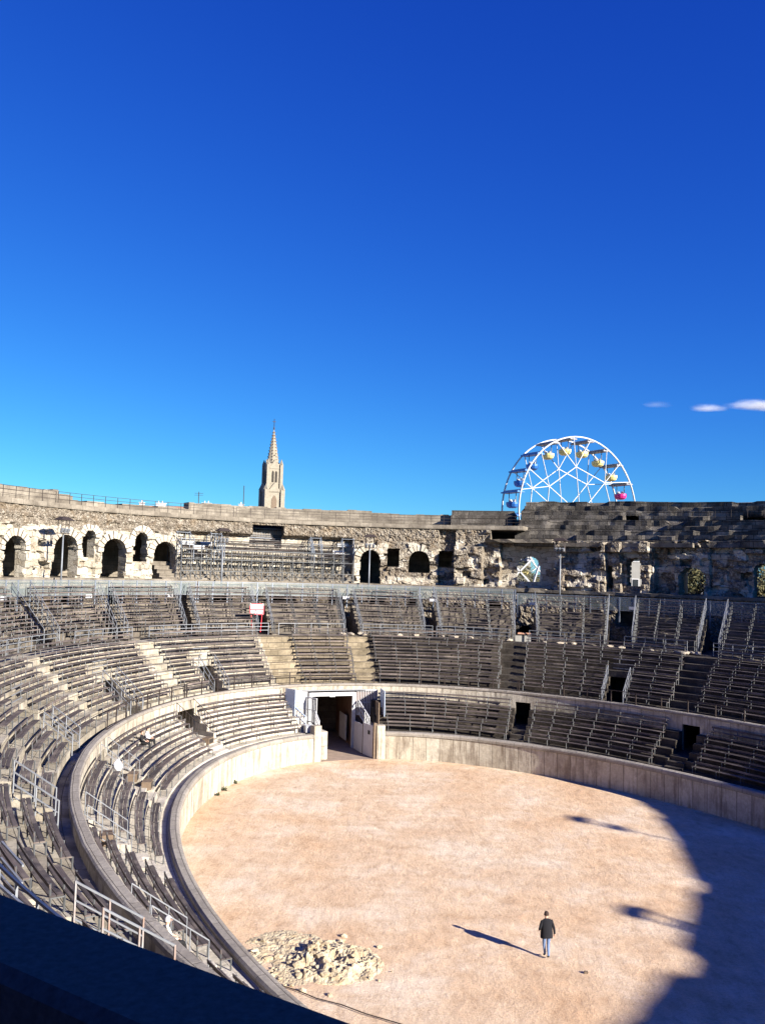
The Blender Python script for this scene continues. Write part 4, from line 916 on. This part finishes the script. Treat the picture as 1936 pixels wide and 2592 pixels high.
for i in range(NX + 1):
    for j in range(NY + 1):
        x = x0 + (x1 - x0) * i / NX; y = y0 + (y1 - y0) * j / NY; q = Vector((x * 4, y * 4, 0)); mb.v.append(Vector((x + .04 * noise.noise(q), y + .04 * noise.noise(q + Vector((9, 0, 0))), mound(x, y))))
for i in range(NX):
    for j in range(NY):
        a = i * (NY + 1) + j; q = (a, a + NY + 1, a + NY + 2, a + 1)
        if max(mb.v[k].z for k in q) > -.1: mb.face(q)
M['rubble'] = plain('pale_rubble', (.52, .45, .32), .95, 0, .5, 2.2, c2=(.30, .22, .13), bd=.15)
tag(mb.build('rubble_mound', M['rubble']), 'low heap of pale broken rubble on the sand beside the arena wall', 'rubble heap')
random.seed(11)
mp = [(-3.4, 35.1), (-2.7, 34.7), (-1.97, 34.16), (-1.0, 33.7), (-.1, 33.1), (.957, 32.53), (2.6, 31.6)]
mb = MB(); mb.path([Vector((x, y, .05 + .01 * (k % 2))) for k, (x, y) in enumerate(mp)], .022, 5)
tag(mb.build('cable', M['iron']), 'thin dark cable trailing over the sand from the rubble heap', 'cable')
for k in range(90):
    a = random.random() * 6.28; r = .98 * random.random() ** .6; x = -2.3 + 3.7 * r * math.cos(a); y = 37.4 + 3.3 * r * math.sin(a); s_ = random.uniform(.05, .21) * (1.1 - .5 * r)
    if mound(x, y) < -.1 and (r > .9 or x < -4.8): continue
    bm = bmesh.new(); bmesh.ops.create_icosphere(bm, subdivisions=1, radius=s_)
    for v in bm.verts: v.co = Vector((v.co.x * 1.3, v.co.y, v.co.z * .75)) * (1 + .8 * noise.noise(v.co * 9 + Vector((k, 0, 0))))
    me = bpy.data.meshes.new('stone'); bm.to_mesh(me); bm.free(); me.materials.append(M['rubble']); o = bpy.data.objects.new('rubble_stone', me); COL.objects.link(o); o.location = (x, y, max(0, mound(x, y)) + .02)
    tag(o, 'small pale stone lying on or round the rubble heap', 'stone', 'stones round the rubble heap')

o = mb = MB(); mb.box((8.75, 37.0, .03), .16, .1, .08); o = mb.build('dark_clod', M['brownwood']); tag(o, 'small dark clod lying alone on the sand below the walking man', 'clod')
random.seed(21)
for q, (x, y, r_) in enumerate(((-10.35, 66.95, .2), (-10.75, 64.75, .32), (-11.0, 63.35, .18))):
    t_ = 3.5; mb = MB()
    for k in range(70):
        p = Vector((x, y, 0)) + Vector((random.gauss(0, 1), random.gauss(0, 1), abs(random.gauss(0, 1.4)))) * r_ * .3; u = Vector((random.gauss(0, 1), random.gauss(0, 1), 1)).normalized() * .06; b0 = len(mb.v); w_ = u.orthogonal() * .4
        mb.v += [p - u, p + w_, p + u, p - w_]; mb.face((b0, b0 + 1, b0 + 2, b0 + 3))
    o = mb.build('weed', WEED); o.location = (0, 0, 0); tag(o, ('small', 'largest', 'faint')[q] + ' tuft of dark weed at the foot of the white arena wall', 'weed', 'weeds at the foot of the arena wall')
# ------------------------------------------------------------------ blue handrail just before the camera
root = thing('parapet_rail', 'broad dark blue metal handrail crossing the bottom left corner', 'handrail', W(5.56, 18.35, 14.15))
mb = MB(); mb.sweep([(18.255, 15.225), (18.255, 15.29), (18.275, 15.31), (18.46, 15.31), (18.48, 15.29), (18.48, 15.225)], 5.40, 5.75, .15); part(mb, 'rail', M['bluerail'], root)
for k in range(26):
    t = 5.42 + .32 * k / 25; mb = MB(); mb.bar(W(t, 18.37, 14.15), W(t, 18.37, 15.23), .014, 8); part(mb, 'baluster', M['pale_steel'], root)

# ------------------------------------------------------------------ ferris wheel
wc = Vector((33.5, 150, 26.7)); rz = R(30)
ax = Vector((math.cos(rz + R(90)), math.sin(rz + R(90)), 0)); hz = Vector((math.cos(rz), math.sin(rz), 0))
# the wheel faces the arena obliquely: hz lies in the wheel's plane, ax along its axle
RW = 13.15; WID = 4.4; C0 = wc + ax * 0; C1 = wc + ax * WID
fw = thing('ferris_wheel', 'white ferris wheel with blue, yellow and pink gondolas behind the rim', 'ferris wheel', (wc.x, wc.y, -.5))
def wp(c, ang, r): return c + hz * (r * math.cos(ang)) + UP * (r * math.sin(ang))
NJ = 21
for c in (C0, C1):
    mb = MB(); pts = [wp(c, 2 * math.pi * k / 84 + R(2), RW) for k in range(85)]; pi = [wp(c, 2 * math.pi * k / 84 + R(2), RW - .28) for k in range(85)]
    for k in range(84): mb.bar(pts[k], pts[k + 1], .10); 
    part(mb, 'rim', M['white'], fw)
    mb = MB()
    for j in range(7):
        a = R(97) + 2 * math.pi * j / 7; nd = wp(c, a, RW * .61)
        for q in (-1, 0, 1): mb.bar(nd, wp(c, a + q * 2 * math.pi / NJ, RW), .052)
        mb.bar(nd, wp(c, a + 2 * math.pi / 7, RW * .61), .062); mb.bar(nd, wp(c, a, .8), .055)
    part(mb, 'spokes', M['white'], fw)
mb = MB(); mb.bar(C0 - ax * .6, C1 + ax * .6, .55, 12); part(mb, 'axle', M['pale_steel'], fw)
for c, s_ in ((C0 - ax * .5, -1), (C1 + ax * .5, 1)):
    mb = MB()
    for q in (-1, 1): mb.bar(c, c + hz * q * 8 + ax * s_ * 1.5 - UP * 27, .28)
    mb.bar(c + hz * -5.2 - UP * 17.5 + ax * s_ * .97, c + hz * 5.2 - UP * 17.5 + ax * s_ * .97, .18); mb.bar(c + hz * -5.2 - UP * 17.5 + ax * s_, c + hz * 8 - UP * 27 + ax * s_ * 1.4, .14); part(mb, 'support_leg', M['white'], fw)
for j in range(NJ): mb = MB(); a = R(97) + 2 * math.pi * j / NJ; mb.bar(wp(C0, a, RW), wp(C1, a, RW), .07); part(mb, 'cross_bar', M['white'], fw)
mb = MB(); c_ = Vector((21.3, 136, 0))
for z0_, z1_ in ((14.6, 18.6),): 
    for a_, b_ in (((-1.9, z0_), (1.9, z1_)), ((1.9, z0_), (-1.9, z1_)), ((-1.9, z0_), (-2.5, z1_)), ((-2.5, z1_), (1.9, z1_ + .5)), ((2.0, z0_), (3.2, z1_)), ((-1.9, z0_), (2.0, z0_))): mb.bar(c_ + Vector((a_[0], 0, a_[1])), c_ + Vector((b_[0], 0, b_[1])), .11)
for q in (-1.9, 2.0): mb.bar(c_ + Vector((q, 0, -.5)), c_ + Vector((q, 0, 14.6)), .12)
part(mb, 'base_truss', M['white'], fw)
GC = dict(blue=plain('gondola_blue', (.03, .16, .50), .4, 0, .2, 1), yellow=plain('gondola_yellow', (.80, .66, .25), .4, 0, .1, 1), pink=plain('gondola_pink', (.75, .03, .22), .4, 0, .1, 1), grey=plain('gondola_canopy', (.22, .22, .25), .6, 0, .2, 1))
for j in range(NJ):
    a = R(97) + 2 * math.pi * j / NJ; deg = math.degrees(a) % 360; p = wp((C0 + C1) / 2, a, RW)
    if deg > 190 and deg < 350: col = 'yellow' if j % 2 else 'blue'
    else: col = 'blue' if 118 < deg <= 190 else ('yellow' if 40 < deg <= 118 else 'pink')
    go = mb = MB(); rz2 = ax
    mb.box(p - UP * .35, 4.4, 1.5, .22, ux=ax); mb.box(p - UP * .2, 4.0, 1.0, .16, ux=ax)
    cn = part(mb, 'gondola', GC['blue'] if col == 'blue' else GC['grey'], fw)
    for q in (-.9, .9): mb = MB(); mb.bar(p - UP * .35 + ax * q, p - UP * 2.0 + ax * q, .05); o = mb.build('hanger', M['steel']); o.parent = cn
    mb = MB(); rings = []
    for z, r_ in ((-2.0, 1.12), (-2.35, 1.12), (-2.75, .95), (-2.95, .6)):
        base = len(mb.v); [mb.v.append(p + ax * (r_ * 1.12 * math.cos(2 * math.pi * k / 14)) + hz * (r_ * .85 * math.sin(2 * math.pi * k / 14)) + UP * z) for k in range(14)]; rings.append(base)
    for A_, B_ in zip(rings, rings[1:]):
        for k in range(14): mb.face((A_ + k, A_ + (k + 1) % 14, B_ + (k + 1) % 14, B_ + k))
    mb.face([rings[-1] + k for k in range(14)]); mb.face([rings[0] + k for k in range(14)])
    o = mb.build('tub', GC[col]); o.parent = cn
    mb = MB(); mb.bar(p - UP * 2.0 + ax * .4, p - UP * 1.55 + ax * .5, .28, 8, .2); mb.bar(p - UP * 2.0 - ax * .4, p - UP * 1.55 - ax * .5, .28, 8, .2); o = mb.build('seat', M['white']); o.parent = cn

# ------------------------------------------------------------------ church tower with spire
ch = thing('church_tower', 'pale stone gothic church tower with crocketed spire and cross', 'church', (-31.5, 250, -.5), rz=R(25))
def CP(mb, nm, mat, **k): o = mb.build(nm, mat, None, **k); o.parent = ch; return o
mb = MB(); mb.box((0, 0, 19), 4.6, 4.6, 38); mb.box((0, 0, 42.0), 3.8, 3.8, 8.0); CP(mb, 'tower', M['church'])
mb = MB()
for sx in (-1, 1):
    for sy in (-1, 1):
        mb.box((sx * 2.35, sy * 2.35, 19.3), 1.15, 1.15, 38.6); mb.bar((sx * 2.35, sy * 2.35, 38.6), (sx * 2.35, sy * 2.35, 40.3), .6, 4, .05)
        mb.box((sx * 1.95, sy * 1.95, 42.0), .85, .85, 7.4); mb.bar((sx * 1.95, sy * 1.95, 45.7), (sx * 1.95, sy * 1.95, 47.3), .42, 4, .04)
CP(mb, 'buttresses', M['church'])
mb = MB(); n_ = 8; rr = 1.75
base = len(mb.v); [mb.v.append(Vector((rr * math.cos(R(22.5 + 45 * k)), rr * math.sin(R(22.5 + 45 * k)), 45.9))) for k in range(8)]; mb.v.append(Vector((0, 0, 56.4)))
for k in range(8): mb.face((k, (k + 1) % 8, 8))
sp_ = CP(mb, 'spire', M['church'])
mb = MB()
for k in range(8):
    for i in range(11):
        f_ = (i + .5) / 12; r_ = rr * (1 - f_) + .1; mb.box((r_ * math.cos(R(22.5 + 45 * k)), r_ * math.sin(R(22.5 + 45 * k)), 45.9 + 10.5 * f_), .2, .2, .24)
o = mb.build('crockets', M['brownwood']); o.parent = sp_
mb = MB(); mb.bar((0, 0, 56.2), (0, 0, 59.0), .07); mb.bar((-.5, 0, 58.2), (.5, 0, 58.2), .07); mb.bar((0, 0, 56.0), (0, 0, 56.8), .28, 6, .1); CP(mb, 'cross', M['iron'])
def gothic(x, z0, z1, w_, y, nm, mat, side=0):
    mb = MB(); pts = [(-w_ / 2, z0), (w_ / 2, z0), (w_ / 2, z1 - w_ * .9), (w_ * .3, z1 - w_ * .35), (0, z1), (-w_ * .3, z1 - w_ * .35), (-w_ / 2, z1 - w_ * .9)]
    for yy in (y, y + .2): mb.v += [Vector((x + a, yy, b)) for a, b in pts]
    m_ = len(pts); mb.face(list(range(m_))); mb.face([m_ + k for k in reversed(range(m_))])
    for k in range(m_): mb.face((k, (k + 1) % m_, m_ + (k + 1) % m_, m_ + k))
    if side:
        rot = Matrix.Rotation(R(90) * side, 4, 'Z'); mb.v = [rot @ v for v in mb.v]
    return CP(mb, nm, mat)
for side in (0, -1):
    gothic(0, 33.2, 37.0, 1.5, -2.42, 'door_arch', M['brownwood'], side); gothic(-.48, 40.7, 44.0, .62, -1.97, 'belfry_window', M['dark'], side); gothic(.48, 40.7, 44.0, .62, -1.97, 'belfry_window', M['dark'], side)
    for (z, hw, hh_, y) in ((38.0, 1.9, 2.6, -2.5), (44.6, 1.5, 2.6, -2.0)):
        mb = MB(); P3 = [(-hw, z), (hw, z), (0, z + hh_)]
        for yy in (y, y + .5): mb.v += [Vector((a, yy, b)) for a, b in P3]
        mb.face((0, 1, 2)); mb.face((5, 4, 3)); [mb.face((k, (k + 1) % 3, 3 + (k + 1) % 3, 3 + k)) for k in range(3)]
        if side: rot = Matrix.Rotation(R(-90), 4, 'Z'); mb.v = [rot @ v for v in mb.v]
        CP(mb, 'gable', M['church'])
mb = MB(); [mb.box((0, 0, z), 5.0 if z < 40 else 3.95, 5.0 if z < 40 else 3.95, .25) for z in (32.6, 38.0, 40.4, 44.7)]; CP(mb, 'string_courses', M['church'])
mb = MB(); mb.bar((0, -1.2, 48.4), (0, -1.5, 48.4), .17, 8); CP(mb, 'oculus', M['dark'])

# ------------------------------------------------------------------ town behind the rim
def house(label, x, y, wd, dp, h, rot=0, rows=3, cols=4, chim=(), roofh=2.2, wall='render', blank=False):
    root = thing('house', label, 'house', (x, y, -.5), rz=rot)
    def HP(mb, nm, mat, par=None): o = mb.build(nm, mat); o.parent = par or root; return o
    mb = MB(); mb.box((0, 0, h / 2), wd, dp, h); HP(mb, 'wall', M[wall])
    mb = MB(); a = wd / 2 + .4; b = dp / 2 + .4; mb.v += [Vector(v) for v in ((-a, -b, h), (a, -b, h), (a, b, h), (-a, b, h), (-a + 1.5, 0, h + roofh), (a - 1.5, 0, h + roofh))]
    for f in ((0, 1, 5, 4), (2, 3, 4, 5), (1, 2, 5), (3, 0, 4), (3, 2, 1, 0)): mb.face(f)
    rf = HP(mb, 'roof', M['tyre'])
    for (cx_, cy_, ch_, cw) in chim:
        mb = MB(); mb.box((cx_, cy_, h + roofh + ch_ / 2 - .6), cw, .8, ch_ + 1.2); mb.box((cx_, cy_, h + roofh + ch_ + .05), cw + .2, 1.0, .12)
        for q in range(max(1, int(cw / .7))): mb.bar((cx_ - cw / 2 + .35 + q * .7, cy_, h + roofh + ch_), (cx_ - cw / 2 + .35 + q * .7, cy_, h + roofh + ch_ + .5), .13, 8)
        HP(mb, 'chimney', M['white'], rf)
    if not blank:
        for i in range(rows):
            for j in range(cols):
                mb = MB(); c = (-wd / 2 + wd * (j + .5) / cols, -dp / 2 - .02, h * (i + .55) / rows); mb.box(c, 1.2, .12, 1.7); fo = HP(mb, 'window', M['white'])
                mb = MB(); mb.box((c[0], c[1] - .07, c[2]), .95, .04, 1.45); HP(mb, 'pane', M['glass'], fo)
    return root
house('pale town house whose white chimneys show over the left rim', -38, 166, 26, 10, 25.6, chim=((-7.2, 0, .5, .8), (-3.6, 0, .45, 1.7), (5.0, 0, .7, 1.6)), roofh=2.0)
house('narrow town house with one tall white chimney over the left rim', -21.5, 172, 12, 9, 25.0, chim=((-12.2 + 6.2, 0, 1.9, .9),), roofh=1.8)
house('pale building glimpsed through the ruined window at right', 21.6, 150, 6, 8, 22, wall='render', rows=4, cols=3)
house('pale building with bars and shutters seen through the tall window', 41, 146, 9, 6, 22, wall='render', rows=5, cols=5)
house('white low building seen through the daylight doorway', 24.5, 139.5, 9, 5, 7.5, rows=1, cols=3)
def antenna(label, x, y, z0, z1, arms):
    root = thing('antenna', label, 'antenna', (x, y, z0)); mb = MB(); mb.bar((x, y, z0), (x, y, z1), .05); part(mb, 'mast', M['iron'], root)
    if arms: mb = MB(); [mb.bar((x - .8, y, z1 - .3 - .35 * k), (x + .8, y, z1 - .3 - .35 * k), .03) for k in range(arms)]; part(mb, 'arms', M['iron'], root)
antenna('thin aerial with two arms over the white chimneys', -34.6, 166, 26, 30.0, 2)
antenna('single thin mast left of the church tower', -26.0, 165, 26, 31.3, 0)

# ------------------------------------------------------------------ trees seen through the openings
def leaf_mat(name, a, b_):
    m, n, b = new_mat(name); oi = N(n, 'NewGeometry'); c = ramp(n, oi.outputs['Random Per Island'], [(.1, a), (.9, b_)]); n.links.new(c, b.inputs['Base Color']); b.inputs['Roughness'].default_value = .7; return m
LG = leaf_mat('olive_leaves', (.03, .035, .01), (.10, .085, .03))
def tree(label, x, y, z, h, r, seed, n=2600):
    random.seed(seed); root = thing('tree', label, 'tree', (x, y, z), 'trees behind the amphitheatre')
    mb = MB(); mb.bar((x, y, z), (x, y, z + h * .5), r * .07, 8, r * .045); tips = []
    for k in range(7):
        a = k * 2.4; q = Vector((x + math.cos(a) * r * .6, y + math.sin(a) * r * .6, z + h * (.55 + .35 * random.random()))); mb.bar((x, y, z + h * (.3 + .03 * k)), q, r * .03, 6, r * .012); tips.append(q)
    part(mb, 'trunk', M['brownwood'], root)
    mb = MB(); cl = tips + [Vector((x + random.uniform(-.7, .7) * r, y + random.uniform(-.7, .7) * r, z + h * random.uniform(.35, .95))) for _ in range(12)]
    for k in range(n):
        c = random.choice(cl); v = Vector((random.gauss(0, 1), random.gauss(0, 1), random.gauss(0, .8))) * r * .24; p = c + v; s_ = r * random.uniform(.03, .06)
        u = Vector((random.gauss(0, 1), random.gauss(0, 1), random.gauss(0, 1))).normalized(); w_ = u.orthogonal().normalized(); b0 = len(mb.v)
        mb.v += [p - u * s_, p + w_ * s_ * .6, p + u * s_, p - w_ * s_ * .6]; mb.face((b0, b0 + 1, b0 + 2, b0 + 3))
    part(mb, 'crown', LG, root)
tree('olive brown tree seen behind the ruined window with white bars', 23.6, 139, -.5, 19.5, 2.6, 1, 5200)
tree('yellowish tree filling the broken arch near the right side', 47.5, 128, -.5, 18.6, 5.0, 2, 12000)
tree('dense olive tree in the arch at the right frame edge', 55, 122, -.5, 20.5, 6.0, 3, 14000)

# ------------------------------------------------------------------ small clouds low over the right rim
def cloud(label, p, rx, rz_, dens, seed):
    bm = bmesh.new(); bmesh.ops.create_icosphere(bm, subdivisions=4, radius=1)
    for v in bm.verts:
        k = 1 + .5 * noise.noise(v.co * 1.6 + Vector((seed, 0, 0))) + .2 * noise.noise(v.co * 4 + Vector((seed, 3, 0))); v.co = Vector((v.co.x * rx * k, v.co.y * rx * .5 * k, v.co.z * rz_ * k * (.6 if v.co.z < 0 else 1.1)))
    me = bpy.data.meshes.new('cloud'); bm.to_mesh(me); bm.free()
    m = bpy.data.materials.new('cloud_vapour'); m.use_nodes = True; nn = m.node_tree; nn.nodes.clear(); o_ = nn.nodes.new('ShaderNodeOutputMaterial'); pv = nn.nodes.new('ShaderNodeVolumePrincipled')
    tc = nn.nodes.new('ShaderNodeTexCoord'); nz = N(nn, 'TexNoise', Scale=.028, Detail=5.0, Roughness=.65); mp_ = nn.nodes.new('ShaderNodeMapping'); mp_.inputs['Scale'].default_value = (1, 1, 2.5)
    nn.links.new(tc.outputs['Object'], mp_.inputs[0]); nn.links.new(mp_.outputs[0], nz.inputs['Vector'])
    mp2 = nn.nodes.new('ShaderNodeMapping'); mp2.inputs['Scale'].default_value = (1 / rx, 2 / rx, 1 / rz_); nn.links.new(tc.outputs['Object'], mp2.inputs[0])
    ln = N(nn, 'VectorMath', operation='LENGTH'); nn.links.new(mp2.outputs[0], ln.inputs[0])
    s1 = N(nn, 'Math', operation='SUBTRACT'); s1.inputs[0].default_value = 1.1; nn.links.new(ln.outputs['Value'], s1.inputs[1])
    ad = N(nn, 'Math', operation='MULTIPLY_ADD'); nn.links.new(nz.outputs['Fac'], ad.inputs[0]); ad.inputs[1].default_value = 2.0; ad.inputs[2].default_value = -.95
    a2 = N(nn, 'Math', operation='ADD', use_clamp=True); nn.links.new(ad.outputs[0], a2.inputs[0]); nn.links.new(s1.outputs[0], a2.inputs[1])
    s2 = N(nn, 'Math', operation='MULTIPLY'); nn.links.new(s1.outputs[0], s2.inputs[0]); nn.links.new(a2.outputs[0], s2.inputs[1])
    s3 = N(nn, 'Math', operation='MULTIPLY'); nn.links.new(s2.outputs[0], s3.inputs[0]); s3.inputs[1].default_value = dens; s4 = N(nn, 'Math', operation='MAXIMUM'); nn.links.new(s3.outputs[0], s4.inputs[0]); s4.inputs[1].default_value = 0
    nn.links.new(s4.outputs[0], pv.inputs['Density']); pv.inputs['Color'].default_value = (1, 1, 1, 1); pv.inputs['Anisotropy'].default_value = .2
    nn.links.new(pv.outputs[0], o_.inputs['Volume']); me.materials.append(m); o = bpy.data.objects.new('cloud', me); COL.objects.link(o); o.location = p
    tag(o, label, 'cloud', 'small clouds low in the sky')
cloud('small lens shaped white cloud in the middle of the three', (1105, 3000, 604), 70, 17, .032, 1)
cloud('larger white cloud cut by the right frame edge', (1290, 3000, 618), 130, 24, .036, 2)
cloud('faintest wisp of cloud, leftmost of the three', (925, 3000, 612), 62, 14, .006, 3)
